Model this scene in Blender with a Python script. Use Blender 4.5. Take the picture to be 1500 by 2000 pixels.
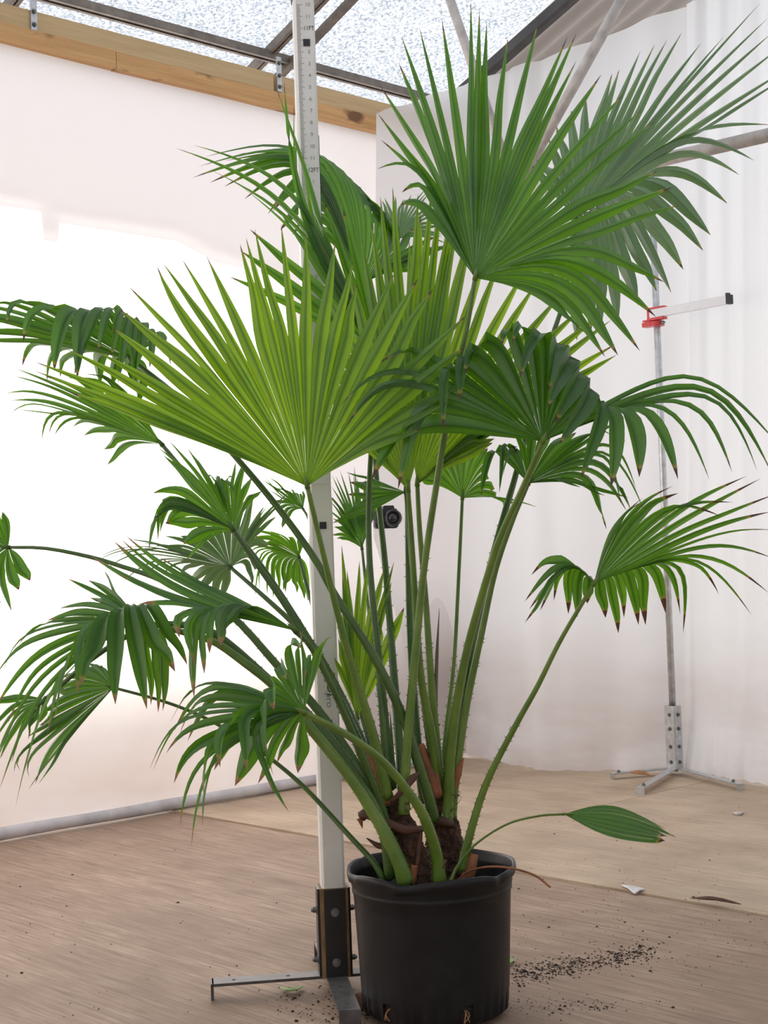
import bpy, bmesh, math, random
import numpy as np
from mathutils import Vector, Matrix, noise

for o in list(bpy.data.objects):
    bpy.data.objects.remove(o, do_unlink=True)
S = bpy.context.scene
C = S.collection
random.seed(7)

# ------------------------------------------------------------------ camera
FPX = 2850.0
PITCH = math.atan(85 / FPX)
ROLL = math.radians(2.0)
CAMZ = 0.9
cam_pos = Vector((0, 0, CAMZ))
_f = Vector((0, math.cos(PITCH), math.sin(PITCH)))
_r0 = Vector((1, 0, 0))
_u0 = _r0.cross(_f)
_u = _u0 * math.cos(ROLL) + _r0 * math.sin(ROLL)
_r = _r0 * math.cos(ROLL) - _u0 * math.sin(ROLL)
cd = bpy.data.cameras.new('camera')
cd.sensor_fit = 'VERTICAL'
cd.sensor_height = 36.0
cd.sensor_width = 27.0
cd.lens = 36.0 * FPX / 2000.0
cd.clip_start = 0.05
cd.clip_end = 100
cam = bpy.data.objects.new('view_camera', cd)
C.objects.link(cam)
m3 = Matrix((_r, _u, -_f)).transposed()
cam.matrix_world = Matrix.Translation(cam_pos) @ m3.to_4x4()
S.camera = cam

# ------------------------------------------------------------------ world, sun, exposure
WALL_D = Vector((0.724, 0.690, 0))      # along the left wall, away from the camera
WALL_N = Vector((0.690, -0.724, 0))     # from the left wall into the room
UOFF = 4.438

world = bpy.data.worlds.new('overcast_sky')
S.world = world
world.use_nodes = True
wn = world.node_tree
bg = wn.nodes['Background']
bg.inputs['Color'].default_value = (0.86, 0.93, 1.0, 1)
bg.inputs['Strength'].default_value = 1.0

sun = bpy.data.lights.new('sun', 'SUN')
sun.energy = 12.0
sun.angle = math.radians(9)
sun.color = (1.0, 0.965, 0.92)
suno = bpy.data.objects.new('sun', sun)
C.objects.link(suno)
_el = math.radians(38)
sdir = (WALL_N * math.cos(_el) + WALL_D * 0.10 + Vector((0, 0, -math.sin(_el)))).normalized()
suno.rotation_euler = sdir.to_track_quat('-Z', 'Y').to_euler()

S.view_settings.view_transform = 'Standard'
S.view_settings.look = 'None'
S.view_settings.gamma = 1.0
S.view_settings.use_curve_mapping = False
S.view_settings.exposure = 0.40

# ------------------------------------------------------------------ helpers

def ray(x, y):
    d = _r * ((x - 750) / FPX) + _u * ((1000 - y) / FPX) + _f
    return d

def px(x, y, D):
    """photo pixel at ground distance D (world y)"""
    d = ray(x, y)
    return cam_pos + d * (D / d.y)

def pz(x, y, z=0.0):
    """photo pixel on the horizontal plane z"""
    d = ray(x, y)
    return cam_pos + d * ((z - CAMZ) / d.z)

def au(a, u, z=0.0):
    """a along the left wall, u distance into the room"""
    p = WALL_D * a + WALL_N * (u - UOFF)
    return Vector((p.x, p.y, z))

def to_au(p):
    return p.dot(WALL_D), p.dot(WALL_N) + UOFF

def tag(o, label=None, cat=None, group=None, kind=None):
    if label: o['label'] = label
    if cat: o['category'] = cat
    if group: o['group'] = group
    if kind: o['kind'] = kind
    return o

def empty(name, loc=(0, 0, 0), rz=0):
    o = bpy.data.objects.new(name, None)
    o.empty_display_size = 0.1
    C.objects.link(o)
    o.location = loc
    o.rotation_euler = (0, 0, rz)
    return o

def mesh_obj(name, verts, faces, mat, parent=None, smooth=False, world_coords=True):
    me = bpy.data.meshes.new(name)
    if parent is not None and world_coords:
        inv = world_matrix(parent).inverted()
        verts = [inv @ Vector(v) for v in verts]
    me.from_pydata([tuple(v) for v in verts], [], faces)
    me.update()
    if smooth:
        for p in me.polygons: p.use_smooth = True
    if mat: me.materials.append(mat)
    o = bpy.data.objects.new(name, me)
    C.objects.link(o)
    if parent is not None: o.parent = parent
    return o

def world_matrix(o):
    m = Matrix.LocRotScale(o.location, o.rotation_euler, o.scale)
    if o.parent: return world_matrix(o.parent) @ m
    return m

class MB:
    """collects shapes into one mesh"""
    def __init__(s): s.v = []; s.f = []
    def add(s, vs, fs):
        b = len(s.v)
        s.v += [Vector(v) for v in vs]
        s.f += [tuple(i + b for i in f) for f in fs]
    def box(s, c, ax, ay, az, ch=0.0):
        """box from centre and three half-axis vectors; ch chamfers the four az-parallel edges (fraction)"""
        c = Vector(c); ax = Vector(ax); ay = Vector(ay); az = Vector(az)
        if ch <= 0:
            p = [(-1, -1), (1, -1), (1, 1), (-1, 1)]
        else:
            lx, ly = ax.length, ay.length
            k = ch
            ex, ey = 1 - k / lx, 1 - k / ly
            p = [(-ex, -1), (ex, -1), (1, -ey), (1, ey), (ex, 1), (-ex, 1), (-1, ey), (-1, -ey)]
        n = len(p)
        vs = [c + ax * a + ay * b - az for a, b in p] + [c + ax * a + ay * b + az for a, b in p]
        fs = [tuple(range(n - 1, -1, -1)), tuple(range(n, 2 * n))]
        fs += [(i, (i + 1) % n, n + (i + 1) % n, n + i) for i in range(n)]
        s.add(vs, fs)
    def tube(s, pts, rad, n=10, caps=True, flat=1.0, up=Vector((0, 0, 1))):
        pts = [Vector(p) for p in pts]
        if not hasattr(rad, '__len__'): rad = [rad] * len(pts)
        vs = []; fs = []
        ref = None
        for i, p in enumerate(pts):
            t = (pts[min(i + 1, len(pts) - 1)] - pts[max(i - 1, 0)]).normalized()
            if ref is None:
                ref = t.orthogonal().normalized()
            ref = (ref - t * ref.dot(t)).normalized()
            b = t.cross(ref)
            for k in range(n):
                a = 2 * math.pi * k / n
                vs.append(p + ref * (math.cos(a) * rad[i]) + b * (math.sin(a) * rad[i] * flat))
        for i in range(len(pts) - 1):
            for k in range(n):
                k2 = (k + 1) % n
                fs.append((i * n + k, i * n + k2, (i + 1) * n + k2, (i + 1) * n + k))
        if caps:
            fs.append(tuple(range(n - 1, -1, -1)))
            m = (len(pts) - 1) * n
            fs.append(tuple(range(m, m + n)))
        s.add(vs, fs)
    def hexbolt(s, c, d, r, h):
        c = Vector(c); d = Vector(d).normalized()
        s.tube([c, c + d * h * 0.2], r * 1.35, 14)
        s.tube([c + d * h * 0.2, c + d * h * 0.95], r, 6)
        s.tube([c + d * h * 0.95, c + d * h * 1.35], r * 0.6, 10)
    def build(s, name, mat, parent=None, smooth=False):
        return mesh_obj(name, s.v, s.f, mat, parent, smooth)

def smooth_path(pts, n):
    pts = [Vector(p) for p in pts]
    if len(pts) == 2:
        return [pts[0].lerp(pts[1], i / (n - 1)) for i in range(n)]
    P = [pts[0] * 2 - pts[1]] + pts + [pts[-1] * 2 - pts[-2]]
    out = []
    m = len(pts) - 1
    for i in range(n):
        t = i / (n - 1) * m
        k = min(int(t), m - 1); f = t - k
        p0, p1, p2, p3 = P[k], P[k + 1], P[k + 2], P[k + 3]
        out.append(0.5 * ((2 * p1) + (p2 - p0) * f + (2 * p0 - 5 * p1 + 4 * p2 - p3) * f * f + (3 * p1 - p0 - 3 * p2 + p3) * f ** 3))
    return out

def interp(xs, ys, x):
    return float(np.interp(x, xs, ys))

# ------------------------------------------------------------------ materials

def new_mat(name):
    m = bpy.data.materials.new(name)
    m.use_nodes = True
    nt = m.node_tree
    for n in list(nt.nodes):
        if n.type != 'OUTPUT_MATERIAL': nt.nodes.remove(n)
    return m, nt, nt.nodes['Material Output']

def node(nt, typ, **kw):
    n = nt.nodes.new(typ)
    for k, v in kw.items():
        if k.startswith('i_'):
            n.inputs[k[2:].replace('_', ' ')].default_value = v
        else:
            setattr(n, k, v)
    return n

def ramp(nt, fac, stops):
    r = nt.nodes.new('ShaderNodeValToRGB')
    e = r.color_ramp.elements
    while len(e) > 1: e.remove(e[-1])
    e[0].position = stops[0][0]; e[0].color = stops[0][1]
    for p, c in stops[1:]:
        q = e.new(p); q.color = c
    nt.links.new(fac, r.inputs['Fac'])
    return r.outputs['Color']

def c4(c): return (c[0], c[1], c[2], 1)

def mixc(nt, fac, a, b, mode='MIX'):
    n = nt.nodes.new('ShaderNodeMix'); n.data_type = 'RGBA'; n.blend_type = mode
    for sock, val in ((n.inputs[0], fac), (n.inputs[6], a), (n.inputs[7], b)):
        if hasattr(val, 'is_output'): nt.links.new(val, sock)
        elif isinstance(val, (int, float)): sock.default_value = val
        else: sock.default_value = c4(val)
    return n.outputs[2]

def tex_noise(nt, scale, detail=4, rough=0.55, vec=None, stretch=None, coord='Object'):
    n = nt.nodes.new('ShaderNodeTexNoise')
    n.inputs['Scale'].default_value = scale
    n.inputs['Detail'].default_value = detail
    n.inputs['Roughness'].default_value = rough
    tc = nt.nodes.new('ShaderNodeTexCoord')
    src = tc.outputs[coord]
    if stretch:
        mp = nt.nodes.new('ShaderNodeMapping')
        mp.inputs['Scale'].default_value = stretch
        nt.links.new(src, mp.inputs['Vector']); src = mp.outputs['Vector']
    nt.links.new(src, n.inputs['Vector'])
    return n.outputs['Fac']

def bump(nt, h, strength, dist=0.01):
    b = nt.nodes.new('ShaderNodeBump')
    b.inputs['Strength'].default_value = strength
    b.inputs['Distance'].default_value = dist
    nt.links.new(h, b.inputs['Height'])
    return b.outputs['Normal']

def plain(name, col, rough=0.5, metal=0.0, var=0.15, scale=30, bumpst=0.0, spec=0.5):
    m, nt, out = new_mat(name)
    p = node(nt, 'ShaderNodeBsdfPrincipled')
    p.inputs['Roughness'].default_value = rough
    p.inputs['Metallic'].default_value = metal
    p.inputs['Specular IOR Level'].default_value = spec
    nz = tex_noise(nt, scale)
    c = ramp(nt, nz, [(0.3, c4([v * (1 - var) for v in col])), (0.7, c4([min(1, v * (1 + var)) for v in col]))])
    nt.links.new(c, p.inputs['Base Color'])
    if bumpst:
        nt.links.new(bump(nt, nz, bumpst), p.inputs['Normal'])
    nt.links.new(p.outputs[0], out.inputs[0])
    return m

def sheet_mat(name, col, trans, dirt, dirt_h, tint=(1, 1, 1)):
    """white cloth / plastic sheet, lets light through; dirty towards the ground (splash marks)"""
    m, nt, out = new_mat(name)
    L = nt.links
    geo = nt.nodes.new('ShaderNodeNewGeometry')
    sx = nt.nodes.new('ShaderNodeSeparateXYZ'); L.new(geo.outputs['Position'], sx.inputs[0])
    mr = node(nt, 'ShaderNodeMapRange')
    mr.inputs['From Min'].default_value = 0.0; mr.inputs['From Max'].default_value = dirt_h
    mr.inputs['To Min'].default_value = 1.0; mr.inputs['To Max'].default_value = 0.0
    L.new(sx.outputs['Z'], mr.inputs['Value'])
    nz = tex_noise(nt, 3.0, 6, 0.65, stretch=(1, 1, 1.6), coord='Generated')
    big = tex_noise(nt, 1.4, 5, 0.6, coord='Object', stretch=(1, 1, 2.5))
    nn = ramp(nt, big, [(0.35, (0, 0, 0, 1)), (0.72, (1, 1, 1, 1))])
    mu = node(nt, 'ShaderNodeMath', operation='MULTIPLY')
    L.new(mr.outputs[0], mu.inputs[0]); L.new(nn, mu.inputs[1])
    ad = node(nt, 'ShaderNodeMath', operation='MULTIPLY_ADD')
    L.new(mr.outputs[0], ad.inputs[0]); ad.inputs[1].default_value = 0.35; L.new(mu.outputs[0], ad.inputs[2])
    cl = node(nt, 'ShaderNodeClamp'); L.new(ad.outputs[0], cl.inputs[0])
    base = mixc(nt, cl.outputs[0], col, dirt)
    d = node(nt, 'ShaderNodeBsdfDiffuse'); L.new(base, d.inputs['Color'])
    t = node(nt, 'ShaderNodeBsdfTranslucent')
    tc = mixc(nt, 1.0, base, tint, 'MULTIPLY')
    L.new(tc, t.inputs['Color'])
    bn = bump(nt, nz, 0.25, 0.02)
    L.new(bn, d.inputs['Normal'])
    mx = node(nt, 'ShaderNodeMixShader'); mx.inputs[0].default_value = trans
    L.new(d.outputs[0], mx.inputs[1]); L.new(t.outputs[0], mx.inputs[2])
    L.new(mx.outputs[0], out.inputs[0])
    return m

def foil_mat():
    m, nt, out = new_mat('bubble_foil')
    L = nt.links
    tc = nt.nodes.new('ShaderNodeTexCoord')
    vo = node(nt, 'ShaderNodeTexVoronoi'); vo.inputs['Scale'].default_value = 60
    L.new(tc.outputs['Object'], vo.inputs['Vector'])
    nz = tex_noise(nt, 75, 6, 0.72)
    streak = tex_noise(nt, 3.0, 4, 0.6, stretch=(1, 9, 1))
    col = ramp(nt, nz, [(0.36, (0.13, 0.15, 0.18, 1)), (0.5, (0.27, 0.29, 0.32, 1)), (0.62, (0.55, 0.565, 0.59, 1))])
    st = ramp(nt, streak, [(0.3, (0.78, 0.80, 0.84, 1)), (0.62, (1, 1, 1, 1))])
    col = mixc(nt, 0.8, col, st, 'MULTIPLY')
    t = node(nt, 'ShaderNodeBsdfTranslucent'); L.new(col, t.inputs['Color'])
    g = node(nt, 'ShaderNodeBsdfPrincipled'); L.new(col, g.inputs['Base Color'])
    g.inputs['Roughness'].default_value = 0.4
    bn = bump(nt, vo.outputs['Distance'], 0.8, 0.01)
    L.new(bn, g.inputs['Normal']); L.new(bn, t.inputs['Normal'])
    mx = node(nt, 'ShaderNodeMixShader'); mx.inputs[0].default_value = 0.62
    L.new(g.outputs[0], mx.inputs[1]); L.new(t.outputs[0], mx.inputs[2])
    L.new(mx.outputs[0], out.inputs[0])
    return m

def ply_mat(name, lo, mid, hi, dust):
    m, nt, out = new_mat(name)
    L = nt.links
    fine = tex_noise(nt, 10, 8, 0.72, stretch=(0.45, 9, 1))
    broad = tex_noise(nt, 2.2, 5, 0.6, stretch=(0.5, 3.2, 1))
    stain = tex_noise(nt, 2.6, 6, 0.62)
    col = ramp(nt, fine, [(0.28, c4(lo)), (0.5, c4(mid)), (0.74, c4(hi))])
    bc = ramp(nt, broad, [(0.3, (0.72, 0.70, 0.68, 1)), (0.7, (1.12, 1.10, 1.08, 1))])
    col = mixc(nt, 0.8, col, bc, 'MULTIPLY')
    dm = ramp(nt, stain, [(0.42, (0, 0, 0, 1)), (0.66, (1, 1, 1, 1))])
    sc = node(nt, 'ShaderNodeMath', operation='MULTIPLY'); L.new(dm, sc.inputs[0]); sc.inputs[1].default_value = 0.75
    col = mixc(nt, sc.outputs[0], col, dust)
    sp = tex_noise(nt, 38, 3, 0.6)
    spm = ramp(nt, sp, [(0.72, (0, 0, 0, 1)), (0.78, (1, 1, 1, 1))])
    col = mixc(nt, spm, col, (0.10, 0.065, 0.045))
    p = node(nt, 'ShaderNodeBsdfPrincipled')
    L.new(col, p.inputs['Base Color'])
    p.inputs['Roughness'].default_value = 0.62
    p.inputs['Specular IOR Level'].default_value = 0.3
    L.new(bump(nt, fine, 0.35, 0.004), p.inputs['Normal'])
    L.new(p.outputs[0], out.inputs[0])
    return m

def wood_mat(name, a, b, knots=True):
    m, nt, out = new_mat(name)
    L = nt.links
    g = tex_noise(nt, 5, 6, 0.6, stretch=(0.6, 14, 14))
    col = ramp(nt, g, [(0.3, c4(a)), (0.7, c4(b))])
    if knots:
        k = tex_noise(nt, 4.5, 3, 0.5, stretch=(1.2, 2.5, 2.5))
        km = ramp(nt, k, [(0.60, (0, 0, 0, 1)), (0.70, (1, 1, 1, 1))])
        col = mixc(nt, km, col, (a[0] * 0.35, a[1] * 0.28, a[2] * 0.25))
    p = node(nt, 'ShaderNodeBsdfPrincipled'); L.new(col, p.inputs['Base Color'])
    p.inputs['Roughness'].default_value = 0.6
    L.new(p.outputs[0], out.inputs[0])
    return m

def leaf_mat(name, top, trans, tfac, rough, tip=0.955, vary=0.25, dry=(0.10, 0.045, 0.022)):
    m, nt, out = new_mat(name)
    L = nt.links
    uv = nt.nodes.new('ShaderNodeUVMap'); uv.uv_map = 'leaf'
    sx = nt.nodes.new('ShaderNodeSeparateXYZ'); L.new(uv.outputs[0], sx.inputs[0])
    at = nt.nodes.new('ShaderNodeAttribute'); at.attribute_name = 'seg'
    # fine parallel veins
    mp = nt.nodes.new('ShaderNodeMapping'); mp.inputs['Scale'].default_value = (9, 0.6, 1)
    L.new(uv.outputs[0], mp.inputs['Vector'])
    nz = node(nt, 'ShaderNodeTexNoise'); nz.inputs['Scale'].default_value = 3; nz.inputs['Detail'].default_value = 3
    L.new(mp.outputs[0], nz.inputs['Vector'])
    big = tex_noise(nt, 7, 3)
    def shade(c):
        a = ramp(nt, nz.outputs['Fac'], [(0.3, c4([v * (1 - vary) for v in c])), (0.7, c4([v * (1 + vary) for v in c]))])
        b = ramp(nt, big, [(0.3, (0.8, 0.84, 0.8, 1)), (0.7, (1.15, 1.1, 1.1, 1))])
        a = mixc(nt, 1.0, a, b, 'MULTIPLY')
        sv = ramp(nt, at.outputs['Fac'], [(0.0, (0.82, 0.85, 0.8, 1)), (1.0, (1.15, 1.1, 1.0, 1))])
        return mixc(nt, 1.0, a, sv, 'MULTIPLY')
    # midrib is paler
    rib = node(nt, 'ShaderNodeMath', operation='SUBTRACT'); L.new(sx.outputs['X'], rib.inputs[0]); rib.inputs[1].default_value = 0.5
    ab = node(nt, 'ShaderNodeMath', operation='ABSOLUTE'); L.new(rib.outputs[0], ab.inputs[0])
    lt = node(nt, 'ShaderNodeMath', operation='LESS_THAN'); L.new(ab.outputs[0], lt.inputs[0]); lt.inputs[1].default_value = 0.035
    # brown dry tips, amount differs from segment to segment
    ad = node(nt, 'ShaderNodeMath', operation='MULTIPLY_ADD'); L.new(at.outputs['Fac'], ad.inputs[0]); ad.inputs[1].default_value = 0.035; L.new(sx.outputs['Y'], ad.inputs[2])
    by = ramp(nt, ad.outputs[0], [(tip - 0.02, (0, 0, 0, 1)), (tip + 0.005, (1, 1, 1, 1))])
    bb = ramp(nt, ad.outputs[0], [(tip + 0.008, (0, 0, 0, 1)), (tip + 0.018, (1, 1, 1, 1))])
    def tipped(c):
        c = mixc(nt, by, c, (0.32, 0.27, 0.04))
        return mixc(nt, bb, c, dry)
    base = shade(top)
    hl = node(nt, 'ShaderNodeMath', operation='MULTIPLY'); L.new(lt.outputs[0], hl.inputs[0]); hl.inputs[1].default_value = 0.45
    base = mixc(nt, hl.outputs[0], base, [v * 1.7 + 0.01 for v in top])
    base = tipped(base)
    tcol = shade(trans)
    band = ramp(nt, ab.outputs[0], [(0.0, (0.28, 0.34, 0.4, 1)), (0.05, (0.42, 0.48, 0.5, 1)), (0.19, (1, 1, 1, 1)), (0.42, (1.0, 1.0, 1, 1)), (0.5, (0.7, 0.75, 0.8, 1))])
    tcol = mixc(nt, 1.0, tcol, band, 'MULTIPLY')
    tcol = tipped(tcol)
    p = node(nt, 'ShaderNodeBsdfPrincipled'); L.new(base, p.inputs['Base Color'])
    p.inputs['Roughness'].default_value = rough
    p.inputs['Specular IOR Level'].default_value = 0.85
    L.new(bump(nt, nz.outputs['Fac'], 0.12, 0.002), p.inputs['Normal'])
    t = node(nt, 'ShaderNodeBsdfTranslucent'); L.new(tcol, t.inputs['Color'])
    mx = node(nt, 'ShaderNodeMixShader'); mx.inputs[0].default_value = tfac
    L.new(p.outputs[0], mx.inputs[1]); L.new(t.outputs[0], mx.inputs[2])
    L.new(mx.outputs[0], out.inputs[0])
    return m

def petiole_mat(name, a, b):
    m, nt, out = new_mat(name)
    L = nt.links
    nz = tex_noise(nt, 14, 4, 0.6)
    col = ramp(nt, nz, [(0.3, c4(a)), (0.7, c4(b))])
    p = node(nt, 'ShaderNodeBsdfPrincipled'); L.new(col, p.inputs['Base Color'])
    p.inputs['Roughness'].default_value = 0.33
    L.new(p.outputs[0], out.inputs[0])
    return m

def fibre_mat():
    m, nt, out = new_mat('palm_fibre')
    L = nt.links
    n = tex_noise(nt, 40, 8, 0.75, stretch=(3, 3, 1))
    col = ramp(nt, n, [(0.3, (0.022, 0.011, 0.007, 1)), (0.52, (0.11, 0.05, 0.027, 1)), (0.75, (0.30, 0.15, 0.08, 1))])
    p = node(nt, 'ShaderNodeBsdfPrincipled'); L.new(col, p.inputs['Base Color'])
    p.inputs['Roughness'].default_value = 0.85
    L.new(bump(nt, n, 0.9, 0.012), p.inputs['Normal'])
    L.new(p.outputs[0], out.inputs[0])
    return m

M = {}
M['sheet'] = sheet_mat('white_wall_sheet', (0.79, 0.768, 0.765), 0.55, (0.70, 0.60, 0.555), 0.7)
M['shade_screen'] = sheet_mat('shade_screen_cloth', (0.50, 0.485, 0.49), 0.5, (0.5, 0.45, 0.45), 0.01)  # cloth of the unseen screen added to shade the wall sheet
M['hem'] = plain('hem_sleeve', (0.60, 0.57, 0.58), 0.5, 0, 0.22, 9)
M['curtain'] = sheet_mat('white_curtain_cloth', (0.89, 0.878, 0.875), 0.48, (0.66, 0.57, 0.53), 0.6)
M['foil'] = foil_mat()
M['ply_front'] = ply_mat('plywood_brown', (0.18, 0.115, 0.080), (0.38, 0.268, 0.193), (0.56, 0.43, 0.325), (0.25, 0.168, 0.115))
M['ply_back'] = ply_mat('plywood_dusty', (0.37, 0.27, 0.185), (0.54, 0.42, 0.305), (0.65, 0.525, 0.395), (0.36, 0.255, 0.175))
M['beam_top'] = wood_mat('pine_board', (0.50, 0.34, 0.165), (0.62, 0.45, 0.24), False)
M['beam_low'] = wood_mat('pine_board_knotty', (0.52, 0.275, 0.10), (0.70, 0.41, 0.17), True)
M['steel_grey'] = plain('weathered_steel', (0.20, 0.17, 0.145), 0.55, 0.3, 0.3, 18)
M['galv'] = plain('galvanised_steel', (0.52, 0.53, 0.54), 0.38, 0.7, 0.2, 40)
M['galv_dull'] = plain('dull_galvanised_pipe', (0.48, 0.44, 0.41), 0.6, 0.1, 0.22, 25)
M['corr'] = sheet_mat('corrugated_sheet', (0.26, 0.235, 0.22), 0.14, (0.3, 0.28, 0.26), 0.01)
M['dark_rafter'] = plain('dark_rafter', (0.055, 0.052, 0.05), 0.5, 0.2, 0.3, 12)
M['pole_white'] = plain('white_enamel', (0.80, 0.79, 0.755), 0.38, 0, 0.05, 12)
M['print'] = plain('black_print', (0.03, 0.03, 0.035), 0.6, 0, 0.05, 10)
M['print_grey'] = plain('grey_print', (0.30, 0.30, 0.29), 0.6, 0, 0.05, 10)
M['yellow'] = plain('yellow_print', (0.55, 0.38, 0.02), 0.5, 0, 0.05, 10)
M['black_steel'] = plain('black_steel', (0.022, 0.021, 0.021), 0.32, 0.1, 0.3, 20)
M['grey_steel'] = plain('scuffed_black_steel', (0.085, 0.08, 0.08), 0.38, 0.2, 0.4, 30)
M['bolt'] = plain('zinc_bolt', (0.22, 0.22, 0.22), 0.4, 0.8, 0.2, 60)
M['raw_wood'] = plain('raw_wood_block', (0.24, 0.145, 0.065), 0.7, 0, 0.35, 30)
M['pot'] = plain('black_plastic', (0.010, 0.010, 0.011), 0.40, 0, 0.35, 14, 0.06, 0.28)
M['soil'] = plain('potting_soil', (0.030, 0.019, 0.014), 0.95, 0, 0.6, 60, 0.8)
M['fibre'] = fibre_mat()
M['sheath'] = plain('dry_sheath', (0.29, 0.105, 0.042), 0.6, 0, 0.5, 16, 0.2)
M['sheath_dk'] = plain('dry_sheath_dark', (0.085, 0.033, 0.018), 0.65, 0, 0.5, 16, 0.2)
M['leaf_young'] = leaf_mat('leaf_young', (0.060, 0.170, 0.008), (0.42, 0.70, 0.020), 0.50, 0.40, 0.985)
M['leaf_mid'] = leaf_mat('leaf_mid', (0.045, 0.150, 0.011), (0.20, 0.50, 0.016), 0.44, 0.33, 0.965)
M['leaf_tan'] = leaf_mat('leaf_tan_tips', (0.045, 0.150, 0.014), (0.18, 0.46, 0.018), 0.42, 0.33, 0.935, 0.25, (0.30, 0.17, 0.08))
M['leaf_dark'] = leaf_mat('leaf_mature', (0.034, 0.112, 0.009), (0.14, 0.40, 0.012), 0.42, 0.30, 0.955)
M['leaf_tipped'] = leaf_mat('leaf_scorched_tips', (0.045, 0.150, 0.011), (0.19, 0.48, 0.016), 0.42, 0.35, 0.885)
M['leaf_sheen'] = leaf_mat('leaf_painted_sheen', (0.15, 0.24, 0.13), (0.15, 0.34, 0.06), 0.28, 0.22, 0.985)  # reflection of the bright roof painted in as a paler base colour
M['petiole'] = petiole_mat('petiole_green', (0.085, 0.165, 0.022), (0.17, 0.26, 0.040))
M['petiole_dk'] = petiole_mat('petiole_dark_green', (0.042, 0.098, 0.018), (0.085, 0.155, 0.03))
M['red'] = plain('red_plastic', (0.62, 0.045, 0.045), 0.35, 0, 0.08, 20)
M['white_tube'] = plain('white_square_tube', (0.78, 0.78, 0.80), 0.35, 0, 0.04, 20)
M['dslr'] = plain('black_camera_plastic', (0.014, 0.014, 0.015), 0.45, 0, 0.3, 80, 0.1)
M['lens_ring'] = plain('lens_barrel', (0.020, 0.020, 0.021), 0.32, 0, 0.2, 60)
M['glass'] = plain('lens_glass', (0.004, 0.004, 0.006), 0.03, 0, 0.1, 10, 0, 1.0)
M['leaf_scrap'] = plain('leaf_scrap', (0.22, 0.38, 0.06), 0.5, 0, 0.25, 40)
M['dry_leaf'] = plain('dry_leaf', (0.32, 0.15, 0.065), 0.7, 0, 0.4, 30)
M['brown_lump'] = plain('brown_husk', (0.20, 0.095, 0.05), 0.7, 0, 0.5, 40, 0.6)
M['clear'] = plain('milky_plastic', (0.62, 0.60, 0.60), 0.15, 0, 0.1, 30)
M['root'] = plain('root_fibre', (0.28, 0.15, 0.07), 0.7, 0, 0.4, 40)

# ------------------------------------------------------------------ floor
def dir_box(mb, a0, a1, u0, u1, z0, z1):
    c = au((a0 + a1) / 2, (u0 + u1) / 2, (z0 + z1) / 2)
    mb.box(c, WALL_N * ((u1 - u0) / 2), WALL_D * ((a1 - a0) / 2), (0, 0, (z1 - z0) / 2))

FLOOR_RZ = math.atan2(WALL_N.y, WALL_N.x)
mb = MB()
dir_box(mb, -6.0, 7.0, -3.2, 9.0, -0.16, -0.022)
floor = mb.build('floor', M['ply_back'])
tag(floor, 'dusty plywood sheet floor', None, None, 'structure')
bands = [(5.22, 6.6, 'ply_back', 0.0, 2.44), (4.02, 5.22, 'ply_back', 0.0, 2.44), (3.102, 4.02, 'ply_back', 0.0, 7.5),
         (-0.20, 3.10, 'ply_front', -0.006, 7.4), (-3.05, -0.20, 'ply_front', -0.006, 7.4)]
offs = [0.0, -1.2, -0.9, -0.3, -0.3]
for (a0, a1, mt, zt, ln), of in zip(bands, offs):
    u0 = of - 0.02
    while u0 < 6.5:
        u1 = u0 + ln
        uu0 = max(u0, -1.7)
        if uu0 < u1:
            L_ = u1 - uu0 - 0.004; W_ = a1 - a0 - 0.004
            hx, hy = L_ / 2, W_ / 2
            me_v = []; t = 0.018
            ev = 0.0015
            vs = [(-hx, -hy, -t), (hx, -hy, -t), (hx, hy, -t), (-hx, hy, -t),
                  (-hx, -hy, -ev), (hx, -hy, -ev), (hx, hy, -ev), (-hx, hy, -ev),
                  (-hx + ev, -hy + ev, 0), (hx - ev, -hy + ev, 0), (hx - ev, hy - ev, 0), (-hx + ev, hy - ev, 0)]
            fs = [(3, 2, 1, 0), (8, 9, 10, 11)]
            for k in range(4):
                k2 = (k + 1) % 4
                fs.append((k, k2, 4 + k2, 4 + k)); fs.append((4 + k, 4 + k2, 8 + k2, 8 + k))
            o = mesh_obj('plywood_sheet', vs, fs, M[mt], None)
            cpos = au((a0 + a1) / 2, (uu0 + u1) / 2, zt)
            o.location = cpos; o.rotation_euler = (0, 0, FLOOR_RZ)
            o.parent = floor
        u0 = u1

# ------------------------------------------------------------------ left wall sheet
A_COR = 4.74
def grid(name, fn, ns, nv, mat, parent=None, smooth=True):
    vs = [fn(i / (ns - 1), j / (nv - 1)) for j in range(nv) for i in range(ns)]
    fs = [(j * ns + i, j * ns + i + 1, (j + 1) * ns + i + 1, (j + 1) * ns + i) for j in range(nv - 1) for i in range(ns - 1)]
    return mesh_obj(name, vs, fs, mat, parent, smooth)

def left_sheet(s, v):
    a = -2.5 + s * (5.9 + 2.5)  # unseen run past the corner added to keep sun off the curtain's back
    z = 0.02 + v * 2.73
    u = 0.010 * math.sin(a * 2.1 + z * 0.8) + 0.006 * math.sin(a * 5.3 - z * 1.7) + 0.004 * noise.noise(Vector((a * 3, z * 4, 0)))
    return au(a, u, z)
wl = grid('wall_left', left_sheet, 140, 44, M['sheet'])
tag(wl, 'white translucent sheet wall glowing with daylight from outside', None, None, 'structure')
mb = MB()
hp = [au(-2.5 + i * 0.12, 0.012 + 0.005 * math.sin(i * 1.3), 0.022) for i in range(60)]
mb.tube(hp, [0.021 + 0.0025 * noise.noise(Vector((i * 0.4, 0, 3))) for i in range(60)], 14)
hem = mb.build('baseboard_left', M['hem'], None, True)
tag(hem, 'grey white rolled hem tube along the foot of the sheet wall', None, None, 'structure')

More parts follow.
